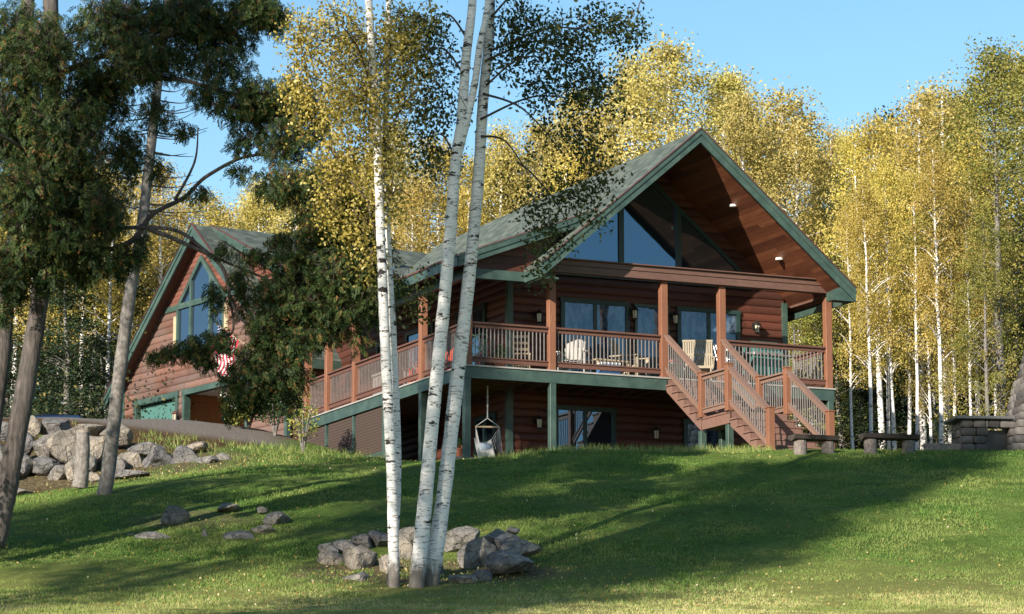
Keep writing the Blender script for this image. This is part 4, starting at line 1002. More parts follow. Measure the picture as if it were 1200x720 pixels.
# log benches: half logs on upright log stubs
def b_barkl(t, p):
    k = N(t); f = k.noise(k.coord('Object', (8, 8, 8)), 2, 6, .7); k.l(k.ramp(f, [(.3, (.07, .06, .055)), (.6, (.20, .17, .15)), (.8, (.34, .30, .26))]), p.inputs['Base Color']); p.inputs['Roughness'].default_value = .9; k.bump(f, p, .8, .03)
M_LOGB = mat('grey_log', b_barkl)
def bench(px0, px1, Y, label, h=.33):
    a = on_ground(px0, Y); b = on_ground(px1, Y+.35); c = (a+b)/2; c.z = min(a.z, b.z); r = empty('log_bench', c, math.atan2(b.y-a.y, b.x-a.x), label=label, cat='bench', group='log benches at the lawn crest'); L = (b-a).length/2
    m = MB(); pts = [(0, y, z) for y, z in ((-.19, 0), (-.15, -.09), (0, -.13), (.15, -.09), (.19, 0))]; m.prism([(-L, y, h+.10+z) for _, y, z in pts], (2*L, 0, 0)); m.build('seat', wood('dark_log_seat', (.055, .045, .04), .3, .8), r)
    for s in (-1, 1): m = MB(); m.tube([(s*(L-.2), 0, -.1), (s*(L-.2), 0, h-.02)], [.145, .14], 14); m.build('support_log', M_LOGB, r)
bench(928, 980, 64.2, 'short dark log bench on two round stubs at the foot of the stairs')
bench(1010, 1075, 64.4, 'longer dark log bench between the stairs and the stone fireplace')
m = MB(); a = on_ground(1085, 65.6); b = on_ground(1180, 66.5); m.bar(a+Vector((0, 0, .06)), b+Vector((0, 0, .06)), .2, .2); tag(m.build('landscape_timber', M_LOGB), 'low weathered timber lying along the lawn edge beside the fireplace', 'timber')

# ------------------------------------------------------------------ boulders
def boulder(px, py, Y, w_, h_, label, group, seed, sink=.25, deep=None, lift=0.0, z=None):
    """w_,h_ in photo pixels; the stone stands on the ground at (px, Y)"""
    sc = Y/F; W, H = w_*sc, h_*sc*1.15; D = (deep or .85)*W
    rng = random.Random(seed); import bmesh
    bm = bmesh.new(); bmesh.ops.create_icosphere(bm, subdivisions=4, radius=1.0)
    planes = []
    for _ in range(14):
        n = Vector((rng.gauss(0, 1), rng.gauss(0, 1), rng.gauss(0, .9))).normalized(); planes.append((n, rng.uniform(.5, .85)))
    off = Vector((rng.uniform(0, 50), rng.uniform(0, 50), rng.uniform(0, 50)))
    for v in bm.verts:
        p = v.co.copy()
        for n, d in planes:
            q = p.dot(n)
            if q > d: p -= n*(q-d)*.92
        f = 1+.14*mnoise.noise(p*1.6+off)+.07*mnoise.noise(p*4+off)+.035*mnoise.noise(p*9+off); p *= f
        v.co = Vector((p.x*W/2*1.12, p.y*D/2*1.12, p.z*H/2*1.12))
    me = bpy.data.meshes.new('boulder'); bm.to_mesh(me); bm.free(); me.materials.append(M_STONE)
    try: me.set_sharp_from_angle(angle=R(28))
    except Exception: pass
    me.polygons.foreach_set('use_smooth', [True]*len(me.polygons))
    o = link(bpy.data.objects.new('boulder', me)); c = at(px, py, Y)
    o.location = (c.x, Y, c.z); o.rotation_euler = (0, 0, rng.uniform(-.3, .3)); tag(o, label, 'boulder', group); return o
G1 = 'boulders around the birch clump'
BR = [ # px, py, Y, w, h
 (402, 637, 53.6, 34, 18, 'low grey boulder at the far left end of the birch rockery'), (424, 630, 53.9, 34, 22, 'brown-topped boulder behind the left side of the birch rockery'),
 (388, 655, 52.6, 40, 28, 'flat-faced dark boulder left of the twin birch, lowest on the left'), (420, 650, 52.3, 50, 44, 'large blue-grey boulder just left of the twin birch stems'),
 (414, 679, 51.2, 46, 28, 'dark boulder in front of the large blue-grey one left of the birches'), (385, 640, 53.2, 26, 20, 'small brown boulder tucked at the left rim of the rockery'),
 (446, 628, 54.0, 36, 26, 'brown boulder right behind the left birch stems'), (470, 640, 53.0, 30, 40, 'upright dark boulder between the birch stems'),
 (480, 625, 54.2, 34, 24, 'dark round boulder seen between the two birches'), (532, 629, 53.6, 42, 34, 'rounded dark boulder right behind the big birch clump'),
 (549, 645, 52.4, 46, 52, 'tall pale split boulder in the middle right of the rockery'), (574, 634, 52.9, 46, 40, 'large light grey boulder with a rough lit top, right of the birches'),
 (598, 639, 52.5, 46, 26, 'blue-grey slab boulder at the right rim of the rockery'), (588, 656, 51.5, 60, 36, 'big dark shaded boulder low on the right of the rockery'),
 (536, 678, 50.9, 48, 26, 'long low dark boulder at the front foot of the birch clump'), (558, 676, 51.1, 24, 24, 'small pale-topped boulder at the front right of the rockery'),
 (530, 691, 50.3, 42, 14, 'flat stone half sunk in grass in front of the birch clump'), (437, 691, 50.5, 14, 10, 'little square stone left of the left birch base'),
 (592, 617, 53.8, 16, 12, 'small stone on top at the upper right of the rockery'), (510, 660, 51.6, 26, 36, 'upright stone directly behind the big birch base'), (455, 660, 51.9, 26, 40, 'dark stone between the twin birch and the big clump')]
for i, (px, py, Y, w_, h_, lab) in enumerate(BR): boulder(px+(8 if px > 520 else 0), py+5, Y, w_*(1.12 if px > 520 else 1), h_*.85, lab, G1, 100+i)
G2 = 'stones in the hollow on the left lawn'
for i, (px, py, Y, w_, h_, lab) in enumerate([(203, 611, 56.2, 36, 28, 'rounded blue-grey boulder standing on the left lawn'), (180, 632, 55.0, 50, 15, 'flat stone lying left below the rounded lawn boulder'),
  (153, 629, 55.2, 12, 8, 'tiny white stone at the far left of the lawn stones'), (240, 629, 55.0, 8, 16, 'thin upright stone sliver in the lawn hollow'), (279, 630, 54.9, 34, 16, 'low pale stone at the bottom right of the lawn hollow'),
  (310, 622, 55.4, 30, 14, 'pale stone between the low one and the big white one'), (324, 607, 56.2, 38, 18, 'whitest and largest stone at the right rim of the lawn hollow'),
  (266, 596, 57.3, 30, 10, 'flat tan stone at the top of the lawn hollow'), (306, 598, 57.0, 14, 8, 'small grey stone beside the white one on the left lawn')]): boulder(px, py, Y, w_, h_, lab, G2, 200+i)
G3 = 'boulders of the retaining wall'
WL = [(38, 496, 67.6, 26, 22, 'squat tan boulder on the wall right of the leaning cedar trunk'), (66, 508, 67.2, 12, 10, 'small stone wedged in the upper wall'), (30, 516, 66.6, 30, 30, 'pale boulder in the wall just right of the leaning cedar trunk'),
  (55, 520, 66.4, 30, 34, 'narrow pale boulder in the wall left of the log stump, left of the largest'), (76, 522, 66.3, 46, 38, 'largest sunlit boulder of the wall left of the log stump'),
  (52, 545, 65.8, 38, 22, 'rounded boulder in the lower row of the wall left of the stump'), (24, 541, 65.7, 30, 24, 'boulder in the lower row beside the leaning cedar'), (70, 551, 65.5, 24, 18, 'dark small boulder at the wall foot left of the stump'),
  (84, 549, 65.4, 18, 22, 'pale wedge stone touching the log stump'), (112, 522, 66.4, 36, 40, 'square yellowish boulder between the stump and the bare pole trunk'), (62, 497, 67.9, 48, 18, 'long dark capstone along the top of the wall'),
  (104, 500, 67.7, 44, 14, 'flat dark capstone behind the log stump'), (140, 504, 67.6, 40, 22, 'mossy capstone behind the bare pole trunk'), (108, 556, 65.3, 26, 12, 'low white stone at the foot between stump and pole trunk'),
  (155, 536, 66.4, 36, 26, 'boulder right of the bare pole trunk, leaning slab'), (188, 533, 66.2, 36, 30, 'big round pale boulder in the middle of the wall right of the pole'), (172, 521, 67.0, 40, 16, 'dark slab lying on the boulders above the middle of the wall'),
  (217, 534, 66.3, 28, 26, 'white boulder right of the big round pale one'), (243, 538, 66.2, 30, 16, 'low pale boulder at the right end of the pale row'), (262, 536, 66.6, 18, 16, 'small brown stone at the right end of the wall'),
  (284, 538, 66.9, 24, 12, 'small brown flat stone last on the right of the wall'), (150, 552, 65.0, 46, 9, 'long flat stone lying in front of the pole trunk'), (20, 573, 63.5, 34, 10, 'white flat stone in the grass beside the leaning cedar'),
  (135, 540, 66.0, 24, 24, 'shaded boulder directly behind the bare pole trunk'), (0, 500, 67.2, 30, 26, 'brown boulder on the wall at the left picture edge'), (-4, 528, 66.5, 30, 34, 'boulder behind the leaning cedar trunk at the left edge'),
  (232, 519, 67.4, 26, 10, 'small flat grey stone on the bank above the white boulder'), (8, 552, 65.4, 26, 20, 'low boulder at the left edge at the wall foot'), (98, 537, 66.0, 26, 30, 'grey boulder hidden behind the log stump')]
for i, (px, py, Y, w_, h_, lab) in enumerate(WL): boulder(px, py+5, Y, w_*1.05, h_*1.0, lab, G3, 300+i)
# extra packing below the wall: the earth bank already stands there

# ------------------------------------------------------------------ trees
def b_birch(t, p):
    k = N(t); o = k.coord('Object', (1, 1, 1)); f = k.noise(k.coord('Object', (4, 4, 26)), 1.6, 4, .7); f3 = k.noise(k.coord('Object', (2.2, 2.2, 6)), 1.2, 5, .75); f2 = k.noise(o, .8, 3)
    c = k.mix(f2, (.70, .68, .65), (.86, .84, .82))
    c = k.mix(k.ramp(f, [(.555, (0, 0, 0)), (.62, (1, 1, 1))]), c, (.24, .20, .17))
    c = k.mix(k.ramp(f3, [(.575, (0, 0, 0)), (.605, (1, 1, 1))]), c, (.04, .032, .028))
    sz = k.n('SeparateXYZ'); k.l(o, sz.inputs[0]); low = k.math('SUBTRACT', 1.0, k.math('DIVIDE', k.math('ABSOLUTE', sz.outputs[2]), 1.3))
    rg_ = k.noise(k.coord('Object', (9, 9, 3)), 1.5, 5, .75); ft = k.ramp(k.math('MULTIPLY', low, k.math('ADD', rg_, .35)), [(.42, (0, 0, 0)), (.62, (1, 1, 1))])
    c = k.mix(ft, c, k.mix(rg_, (.05, .045, .04), (.25, .22, .19)))
    k.l(c, p.inputs['Base Color']); p.inputs['Roughness'].default_value = .7; p.inputs['Specular IOR Level'].default_value = .25; k.bump(k.math('ADD', f, rg_), p, .6, .015)
M_BIRCH = mat('birch_bark', b_birch)
def b_bark(t, p):
    k = N(t); f = k.noise(k.coord('Object', (7, 7, 1.1)), 2.5, 6, .7); f2 = k.noise(k.coord('Object'), 1.2, 3)
    c = k.ramp(f, [(.32, (.025, .02, .018)), (.5, (.075, .062, .055)), (.7, (.15, .13, .115))]); c = k.mix(k.ramp(f2, [(.4, (0, 0, 0)), (.7, (.4, .4, .4))]), c, (.12, .115, .105))
    k.l(c, p.inputs['Base Color']); p.inputs['Roughness'].default_value = .9; k.bump(f, p, 1.0, .04)
M_BARK = mat('cedar_bark', b_bark)
def b_pole(t, p):
    k = N(t); f = k.noise(k.coord('Object', (6, 6, 4)), 2.5, 6, .7)
    c = k.ramp(f, [(.3, (.07, .06, .055)), (.5, (.17, .155, .14)), (.7, (.28, .26, .24))]); k.l(c, p.inputs['Base Color']); p.inputs['Roughness'].default_value = .9; k.bump(f, p, .7, .02)
M_POLE = mat('grey_bark', b_pole)
M_TWIG = plain('twig', (.06, .045, .035), .8, 0, .3)
L_CEDAR = leafmat('cedar_leaf', [(0, (.010, .022, .008)), (.35, (.022, .046, .013)), (.65, (.052, .085, .022)), (.80, (.12, .13, .035)), (.87, (.20, .10, .035)), (1, (.20, .07, .03))], .25, .6)
L_FIR = leafmat('fir_leaf', [(0, (.008, .020, .014)), (.6, (.018, .042, .028)), (1, (.04, .075, .045))], .15, .6)
L_GOLD = leafmat('gold_birch_leaf', [(0, (.12, .12, .02)), (.3, (.30, .25, .05)), (.65, (.50, .40, .09)), (1, (.66, .56, .24))], .4, .5)
L_DARKB = leafmat('olive_birch_leaf', [(0, (.02, .035, .012)), (.5, (.05, .07, .02)), (.85, (.11, .12, .03)), (1, (.32, .26, .06))], .3, .5)
ALLT = []
def smooth_path(pts, n=8):
    P = [Vector(p) for p in pts]; out = []
    for i in range(len(P)-1):
        p0, p1, p2, p3 = P[max(i-1, 0)], P[i], P[i+1], P[min(i+2, len(P)-1)]
        for k in range(n):
            t = k/n; out.append(.5*((2*p1)+(p2-p0)*t+(2*p0-5*p1+4*p2-p3)*t*t+(3*p1-p0-3*p2+p3)*t**3))
    return out+[P[-1]]
def stem(pts, r0, r1, name, mt, parent, seg=12, n=8, flare=0.0):
    c = smooth_path(pts, n); c0 = Vector(parent.location) if parent else Vector((0, 0, 0)); m = MB()
    rr = [r0+(r1-r0)*(i/(len(c)-1))*1.0 for i in range(len(c))]; rng = random.Random(len(c)*7+int(r0*1000))
    rr = [r*(1+rng.uniform(-.05, .05))*(1+(.9*math.exp(-i*2.0/n*1.0)*flare)) for i, r in enumerate(rr)]; 
    m.tube([p-c0 for p in c], rr, seg); o = m.build(name, mt, parent, smooth=True); return o, c
def P3(lst, Y):
    out = []
    for q in lst: out.append(at(q[0], q[1], Y+(q[2] if len(q) > 2 else 0)))
    return out
# generic foliage cloud: twigs ending in leaf groups
def foliage(parent, blobs, rng, mt, L, W, per, mode='leaf', twigm=M_TWIG, name='crown', density=1.0, limb_from=None):
    """blobs: (center Vector, radius m (rx, ry, rz), n groups). Leaf groups hang on short twigs inside each blob"""
    C = []; D = []; tw = MB(); c0 = np.array(parent.location)
    for (c, rad, n) in blobs:
        n = int(n*density); c = np.array(c); d = rng.normal(0, 1, (n, 3)); d /= np.linalg.norm(d, axis=1)[:, None]; rr = rng.random(n)**.45
        q = c+d*rr[:, None]*np.array(rad)
        for a in q[::3]:
            s = c+(a-c)*.35; mid = (s+a)/2+np.array([0, 0, .05]); tw.tube([Vector(s-c0), Vector(mid-c0), Vector(a-c0)], [.009, .006, .003], 3, cap=False)
        if mode == 'leaf':
            hang = rng.uniform(.0, .35, (n, per, 1))*np.array([0, 0, -1]); k = q[:, None, :]+rng.normal(0, .10, (n, per, 3))+hang; C.append(k.reshape(-1, 3))
        else: C.append(q)
    C = np.concatenate(C)
    if mode == 'leaf':
        V, t = leaf_quads(C, rng, L, W, down=.5); t = np.clip(t*.8+.2*np.repeat(rng.random(len(C)//per), per), 0, 1)
    else:   # cedar / fir sprays: flat drooping fans of small leaflets
        n = len(C); ax = rng.normal(0, 1, (n, 3)); ax[:, 2] = -abs(ax[:, 2])*.7-.75; ax /= np.linalg.norm(ax, axis=1)[:, None]
        sd = np.cross(ax, rng.normal(0, 1, (n, 3))); sd /= np.linalg.norm(sd, axis=1)[:, None]; K = per; S = rng.uniform(.08, .18, n)[:, None]*(L/.07)
        Vs = []; ts = []; tb = rng.random(n)
        for k in range(K):
            f = k/(K-1); s_ = (-1 if k % 2 else 1); base = C+ax*S*f; dr = ax*.75+sd*s_*.75; dr /= np.linalg.norm(dr, axis=1)[:, None]
            ll = S*(.50*(1-f*.6)); nrm = np.cross(ax, sd); wd = np.cross(dr, nrm)*W/2*S/.16; tip = base+dr*ll+rng.normal(0, .012, (n, 3)); mid = base+dr*ll*.5
            q = np.stack([base, mid-wd, tip, mid+wd], 1); Vs.append(q); ts.append(np.clip(tb*.5+rng.random(n)*.5, 0, 1))
        V = np.stack(Vs, 1).reshape(-1, 3); t = np.stack(ts, 1).reshape(-1)
    V = V-c0
    o = link(bpy.data.objects.new(name, fast_mesh(name, V, 4, mt, t)), parent)
    if tw.v: tw.build('twigs', twigm, parent)
    return o
def blob(px, py, Y, rx, ry, n, rd=None):
    s = Y/F; return (at(px, py, Y), (rx*s, (rd or (rx+ry)/2)*s, ry*s), n)
rng = np.random.default_rng(11)
# 1. big cedar clump at the left
base = at(4, 592, 52.5); cedar = empty('cedar_tree', base, label='large dark cedar with leaning trunks and long drooping limbs over the house', cat='tree')
stem(P3([(-8, 640), (4, 592), (14, 540), (32, 440), (48, 340), (60, 220), (62, 80), (56, -60)], 52.5), .20, .13, 'trunk', M_BARK, cedar, 16)
stem(P3([(-22, 600), (-12, 520), (2, 420), (10, 330), (22, 240), (30, 100), (34, -60)], 52.9), .17, .11, 'trunk', M_BARK, cedar, 16)
limbs = [([(55, 330), (110, 300), (155, 282), (178, 252), (215, 232), (245, 205, -.3), (300, 182, -.6), (370, 200, -.8), (415, 275, -.9)], .06, .015),
 ([(50, 290), (100, 272), (155, 267), (208, 271, -.3), (250, 300, -.5), (300, 322, -.6), (360, 345, -.7)], .05, .014),
 ([(165, 265), (215, 285, -.4), (258, 310, -.6), (275, 362, -.7), (305, 400, -.8), (330, 450, -.9)], .045, .012),
 ([(268, 345, -.6), (272, 390, -.6), (235, 405, -.6), (205, 412, -.6)], .025, .008),
 ([(62, 90), (130, 62), (200, 40, -.3), (270, 15, -.5), (330, 8, -.6)], .06, .02), ([(62, 140), (130, 105), (200, 92, -.2), (270, 110, -.5), (335, 115, -.7), (358, 170, -.8)], .06, .018),
 ([(205, 235), (228, 190, -.2), (232, 150, -.3)], .03, .01), ([(55, 200), (20, 170, -1), (-20, 150, -2)], .05, .02), ([(50, 330), (20, 300, -1), (-10, 290, -1.5)], .04, .02)]
for pts, r0, r1 in limbs: stem(P3(pts, 52.3), r0, r1, 'limb', M_BARK, cedar, 8)
Yc = 52.2
B = [blob(x, y, Yc+dy, rx, ry, n) for (x, y, rx, ry, n, dy) in [
 (20, 60, 60, 70, 520, 0), (70, 150, 60, 60, 460, -.4), (30, 230, 50, 55, 380, -.8), (85, 225, 50, 55, 380, .3), (118, 110, 42, 55, 300, .2), (55, 310, 30, 22, 90, -.5), (110, 300, 34, 26, 130, -.3), (12, 310, 30, 38, 170, -1), (120, 250, 30, 40, 160, -.3),
 (140, 25, 60, 45, 360, 0), (225, 15, 55, 38, 300, -.3), (300, 10, 36, 26, 190, -.5), (200, 70, 50, 26, 130, 0), (262, 75, 40, 26, 140, -.4), (325, 20, 20, 22, 70, -.5),
 (250, 110, 36, 22, 120, -.5), (300, 115, 42, 30, 210, -.5), (342, 110, 24, 30, 130, -.6), (335, 165, 36, 30, 190, -.7), (290, 165, 30, 18, 70, -.5), (385, 205, 30, 28, 150, -.8), (330, 215, 40, 26, 150, -.8), (405, 250, 34, 34, 190, -.9), (370, 260, 34, 28, 120, -.8),
 (425, 300, 28, 34, 130, -.9), (395, 320, 34, 34, 160, -.9), (345, 300, 30, 22, 90, -.8), (432, 340, 18, 34, 70, -.9), (360, 355, 34, 26, 150, -.8), (322, 345, 26, 24, 90, -.7), (400, 365, 34, 24, 110, -.8), (375, 392, 26, 18, 70, -.8), (310, 385, 28, 28, 130, -.8), (345, 405, 30, 24, 120, -.8), (320, 435, 34, 30, 150, -.8), (290, 425, 20, 26, 70, -.7), (350, 440, 20, 18, 50, -.8),
 (270, 445, 16, 24, 40, -.7), (255, 355, 14, 20, 30, -.6), (285, 460, 24, 14, 50, -.8), (226, 404, 22, 14, 48, -.6), (200, 412, 22, 12, 46, -.6), (182, 418, 12, 9, 18, -.6), (243, 425, 12, 12, 22, -.6), (262, 395, 14, 16, 26, -.6), (440, 250, 14, 20, 30, -.9), (160, 70, 40, 40, 200, -.5), (180, 130, 26, 26, 70, -.2), (150, 180, 24, 40, 110, .4), (60, 60, 60, 50, 260, -.9), (40, 150, 50, 50, 260, .6), (0, 150, 40, 60, 240, -.4), (60, 280, 50, 30, 220, -.6), (150, 300, 22, 16, 50, 0), (250, 40, 60, 34, 240, .3), (365, 225, 44, 30, 170, -.5), (390, 285, 46, 36, 240, -.4), (345, 330, 44, 34, 240, -.4), (400, 340, 40, 34, 220, -.5), (330, 380, 36, 34, 200, -.5), (380, 380, 40, 26, 150, -.5), (320, 420, 34, 34, 170, -.5), (435, 305, 26, 36, 130, -.6), (445, 365, 18, 20, 50, -.6), (300, 465, 26, 20, 90, -.4), (285, 350, 22, 26, 60, -.4), (255, 400, 26, 18, 50, -.5), (300, 130, 50, 30, 180, -.3), (20, 340, 16, 26, 60, -.8), (50, 325, 14, 22, 45, -.8), (75, 310, 16, 24, 50, -.4), (140, 312, 12, 18, 26, 0), (100, 318, 14, 22, 40, -.2), (5, 365, 10, 20, 24, -1), (262, 292, 16, 12, 22, -.6), (300, 300, 24, 14, 50, -.6), (330, 282, 22, 12, 40, -.7), (280, 325, 18, 16, 40, -.6), (250, 340, 10, 12, 14, -.6), (235, 415, 24, 12, 50, -.6), (165, 285, 12, 16, 22, .2), (458, 340, 10, 22, 20, -.9)]]
B = [(c_, r_, n_*(.72 if c_.x > -6.3 and c_.z < 13.2 else 1)) for c_, r_, n_ in B]+[blob(x, y, Yc+dy, rx, ry, n) for (x, y, rx, ry, n, dy) in [(420, 395, 12, 20, 22, -.6), (450, 300, 16, 40, 40, -.5), (470, 330, 10, 14, 12, -.5), (340, 470, 12, 18, 18, -.5), (270, 480, 12, 16, 16, -.5), (355, 130, 40, 30, 90, -.3), (375, 150, 20, 26, 40, -.3), (215, 150, 16, 14, 18, 0), (235, 225, 22, 10, 18, -.2), (185, 200, 14, 26, 24, .2), (280, 200, 20, 12, 20, -.4)]]
foliage(cedar, B, rng, L_CEDAR, .085, .021, 12, 'spray', density=2.9)
# 2. grey pole fir with bare branches
base = at(126, 558, 60.0); pole = empty('fir_tree', base, label='slender grey-barked fir with bare dead branches standing before the boulder wall', cat='tree')
stem(P3([(118, 590), (126, 558), (140, 440), (153, 340), (165, 275), (176, 180), (186, 90), (196, 0), (204, -80)], 60), .155, .07, 'trunk', M_POLE, pole, 14)
rb = random.Random(5)
for i in range(34):
    y = rb.uniform(60, 250); x = 165+(275-y)*.115; s = rb.choice((-1, 1, 1)); L_ = rb.uniform(25, 75); dy = rb.uniform(-12, 8)
    stem([at(x, y, 60), at(x+s*L_*.5, y+dy*.2+4, 60+rb.uniform(-.5, .5)), at(x+s*L_, y+dy, 60+rb.uniform(-1, 1))], .018, .005, 'dead_branch', M_TWIG, pole, 4, 3)
for x, y, L_ in ((152, 345, -12), (148, 385, 12), (136, 470, -10), (131, 520, 8), (155, 320, 14)): stem([at(x, y, 60), at(x+L_, y-4, 59.8)], .015, .008, 'dead_branch', M_TWIG, pole, 4, 2)
B = [blob(x, y, 60, rx, ry, n) for (x, y, rx, ry, n) in [(120, 180, 48, 40, 240), (115, 110, 44, 44, 240), (130, 240, 38, 34, 190), (160, 30, 50, 40, 240), (210, 20, 40, 30, 140), (235, 90, 30, 16, 50), (120, 285, 30, 18, 60), (190, 140, 18, 12, 20)]]
foliage(pole, B, rng, L_FIR, .07, .018, 11, 'spray', name='crown', density=2)
# 3. old log stump
o, _ = stem(P3([(93, 572), (95, 560), (97, 530), (97, 507)], 62.5), .17, .135, 'log_stump', M_POLE, None, 14); tag(o, 'upright grey dead log stump standing in front of the boulder wall', 'stump')
# 4. twin birch
base = at(462, 697, 50.0); twin = empty('birch_tree', base, label='twin-stemmed white birch with golden leaves, left of the big birch clump', cat='tree', group='foreground birches')
_, A1 = stem(P3([(462, 708), (462, 690), (459, 560), (451, 400), (447, 300), (441, 150), (433, 20), (428, -90)], 50), .098, .06, 'trunk', M_BIRCH, twin, 16, 10, .45)
_, A2 = stem(P3([(455, 705), (458, 680), (466, 560), (461, 400), (455, 290), (452, 160), (455, 20), (458, -90)], 50.35), .070, .042, 'trunk', M_BIRCH, twin, 16, 10, .45)
# 5. big clump
base = at(492, 698, 50.0); clump = empty('birch_tree', base, label='three-stemmed white birch clump leaning right, tallest trunks in the centre', cat='tree', group='foreground birches')
_, S1 = stem(P3([(484, 712), (487, 695), (497, 600), (508, 480), (518, 380), (528, 270), (534, 190), (541, 140), (546, 70), (553, 10), (560, -90)], 50), .135, .066, 'trunk', M_BIRCH, clump, 18, 10, .45)
_, S2 = stem(P3([(536, 185), (545, 150), (556, 100), (563, 50), (571, 10), (580, -90)], 50.0), .07, .05, 'trunk', M_BIRCH, clump, 14, 8)
_, S3 = stem(P3([(500, 712), (503, 695), (520, 580), (535, 450), (547, 350), (559, 230), (566, 120), (573, 40), (579, -90)], 50.3), .145, .072, 'trunk', M_BIRCH, clump, 18, 10, .45)
def branchy(parent, origins, targets, Y, r0=.022):
    for (a, b) in zip(origins, targets):
        A = at(a[0], a[1], Y); Bq = at(b[0], b[1], Y+b[2]); M_ = (A+Bq)/2+Vector((0, 0, .25)); stem([A, M_, Bq], r0, .006, 'branch', M_TWIG, parent, 6, 6)
branchy(twin, [(450, 260), (441, 150), (447, 300), (436, 60), (452, 160), (453, 90), (440, 120), (448, 250)], [(360, 190, .3), (350, 60, -.5), (390, 130, .8), (380, 10, .5), (510, 100, -.4), (520, 30, .4), (400, 30, -1), (480, 230, -.4)], 50.1)
branchy(clump, [(564, 160), (563, 140), (534, 185), (570, 100), (574, 60), (576, 20), (545, 90), (576, -10), (566, 110), (572, 70), (550, 50)], [(620, 205, -.5), (690, 120, .5), (502, 165, .4), (650, 70, -.8), (720, 40, -.3), (640, -10, .3), (497, 60, -.6), (740, 0, .2), (660, 180, -.3), (690, 60, .4), (505, 20, .2)], 50.1, .024)
stem(P3([(606, 190), (625, 205), (650, 235), (668, 268)], 49.8), .018, .006, 'branch', M_TWIG, clump, 6, 6)
B = [blob(x, y, 50.2+dy, rx, ry, n) for (x, y, rx, ry, n, dy) in [(400, 40, 60, 50, 260, 0), (370, 110, 38, 40, 110, .3), (420, 110, 50, 50, 210, -.4), (470, 60, 40, 50, 170, .2), (440, 180, 44, 40, 140, 0), (395, 190, 34, 34, 85, .5), (480, 20, 40, 30, 120, -.3), (350, 40, 22, 36, 50, 0), (455, 230, 28, 30, 60, 0), (385, 240, 24, 26, 40, .4), (420, 260, 26, 24, 45, .2), (430, 100, 70, 90, 160, 0), (400, 200, 50, 60, 90, .2), (480, 120, 30, 60, 60, .3), (345, 90, 24, 40, 30, .3), (440, 300, 26, 24, 26, .1)]]
foliage(twin, B, rng, L_GOLD, .065, .045, 14, 'leaf', density=.78)
B = [blob(x, y, 50.2+dy, rx, ry, n) for (x, y, rx, ry, n, dy) in [(505, 40, 34, 40, 100, 0), (510, 110, 24, 44, 80, .3), (500, 170, 26, 26, 60, 0), (495, 140, 18, 18, 22, 0), (610, 20, 40, 34, 140, 0), (660, 40, 50, 40, 190, -.4), (710, 20, 40, 26, 100, 0), (650, 95, 50, 34, 120, .3), (700, 90, 34, 34, 90, -.3), (735, 30, 22, 30, 40, 0), (600, 60, 26, 28, 60, 0), (685, 150, 30, 30, 60, -.4), (640, 150, 26, 20, 24, 0), (700, 195, 26, 28, 60, -.4), (665, 215, 32, 22, 60, -.4), (630, 235, 30, 18, 40, -.4), (645, 270, 26, 20, 36, -.5), (635, 300, 22, 22, 30, -.5), (700, 240, 16, 18, 18, -.5), (495, 330, 22, 26, 30, .2), (480, 350, 20, 18, 20, .2), (595, 200, 10, 14, 6, 0), (680, 90, 80, 80, 90, 0), (520, 90, 40, 90, 50, 0), (650, 230, 50, 60, 50, -.4), (745, 20, 20, 24, 20, 0)]]
foliage(clump, B, rng, L_DARKB, .08, .048, 9, 'leaf', density=.72)
# ------------------------------------------------------------------ shrubs
def shrub(name, px, Y, rx, h, label, mt, n, stems=7, leaf=(.07, .045), cat='shrub', group=None):
    c = on_ground(px, Y); r = empty(name, c, label=label, cat=cat, group=group); rr = np.random.default_rng(int(px)+7)
    m = MB()
    for i in range(stems):
        a = i*2*math.pi/stems; m.tube([(0, 0, -.05), (rx*.3*math.cos(a), rx*.3*math.sin(a), h*.45), (rx*.7*math.cos(a), rx*.7*math.sin(a), h*.9)], [.02, .014, .006], 5)
    m.build('stems', M_POLE, r); C = plant_leaves(rr, (0, 0, h*.6), (rx, rx, h*.45), n, 0, 0); V, t = leaf_quads(C, rr, *leaf)
    link(bpy.data.objects.new('foliage', fast_mesh('foliage', V, 4, mt, t)), r); return r
L_YG = leafmat('yellow_green_leaf', [(0, (.10, .14, .03)), (.6, (.28, .30, .06)), (1, (.5, .45, .12))], .35)
L_DG = leafmat('dark_shrub_leaf', [(0, (.01, .03, .01)), (.7, (.03, .08, .02)), (1, (.08, .14, .03))], .2)
shrub('rose_bush', 355, 68.5, .42, 1.35, 'thin yellow-green rose bush in front of the porch skirt', L_YG, 520, 8)
shrub('evergreen_shrub', 322, 72.5, .65, 1.5, 'dark evergreen shrub beside the open garage bay, the taller one', L_DG, 2600); shrub('evergreen_shrub', 292, 73.0, .55, 1.0, 'dark evergreen shrub before the open garage bay, the lower left one', L_DG, 1800)
c = on_ground(278, 72.6); fr = empty('white_hydrangea', c, label='shrub with white flower heads at the edge of the open garage bay', cat='shrub'); rr = np.random.default_rng(3)
V, t = leaf_quads(plant_leaves(rr, (0, 0, .45), (.4, .35, .4), 700, 0, 0), rr, .09, .06); link(bpy.data.objects.new('foliage', fast_mesh('foliage', V, 4, L_YG, t)), fr)
for k in range(5):
    V, t = leaf_quads(plant_leaves(rr, (rr.uniform(-.35, .35), -.3+rr.uniform(-.1, .1), rr.uniform(.4, .9)), (.09, .09, .08), 90, 0, 0), rr, .05, .04); link(bpy.data.objects.new('flower_head', fast_mesh('flower_head', V, 4, M_CURT, t)), fr)

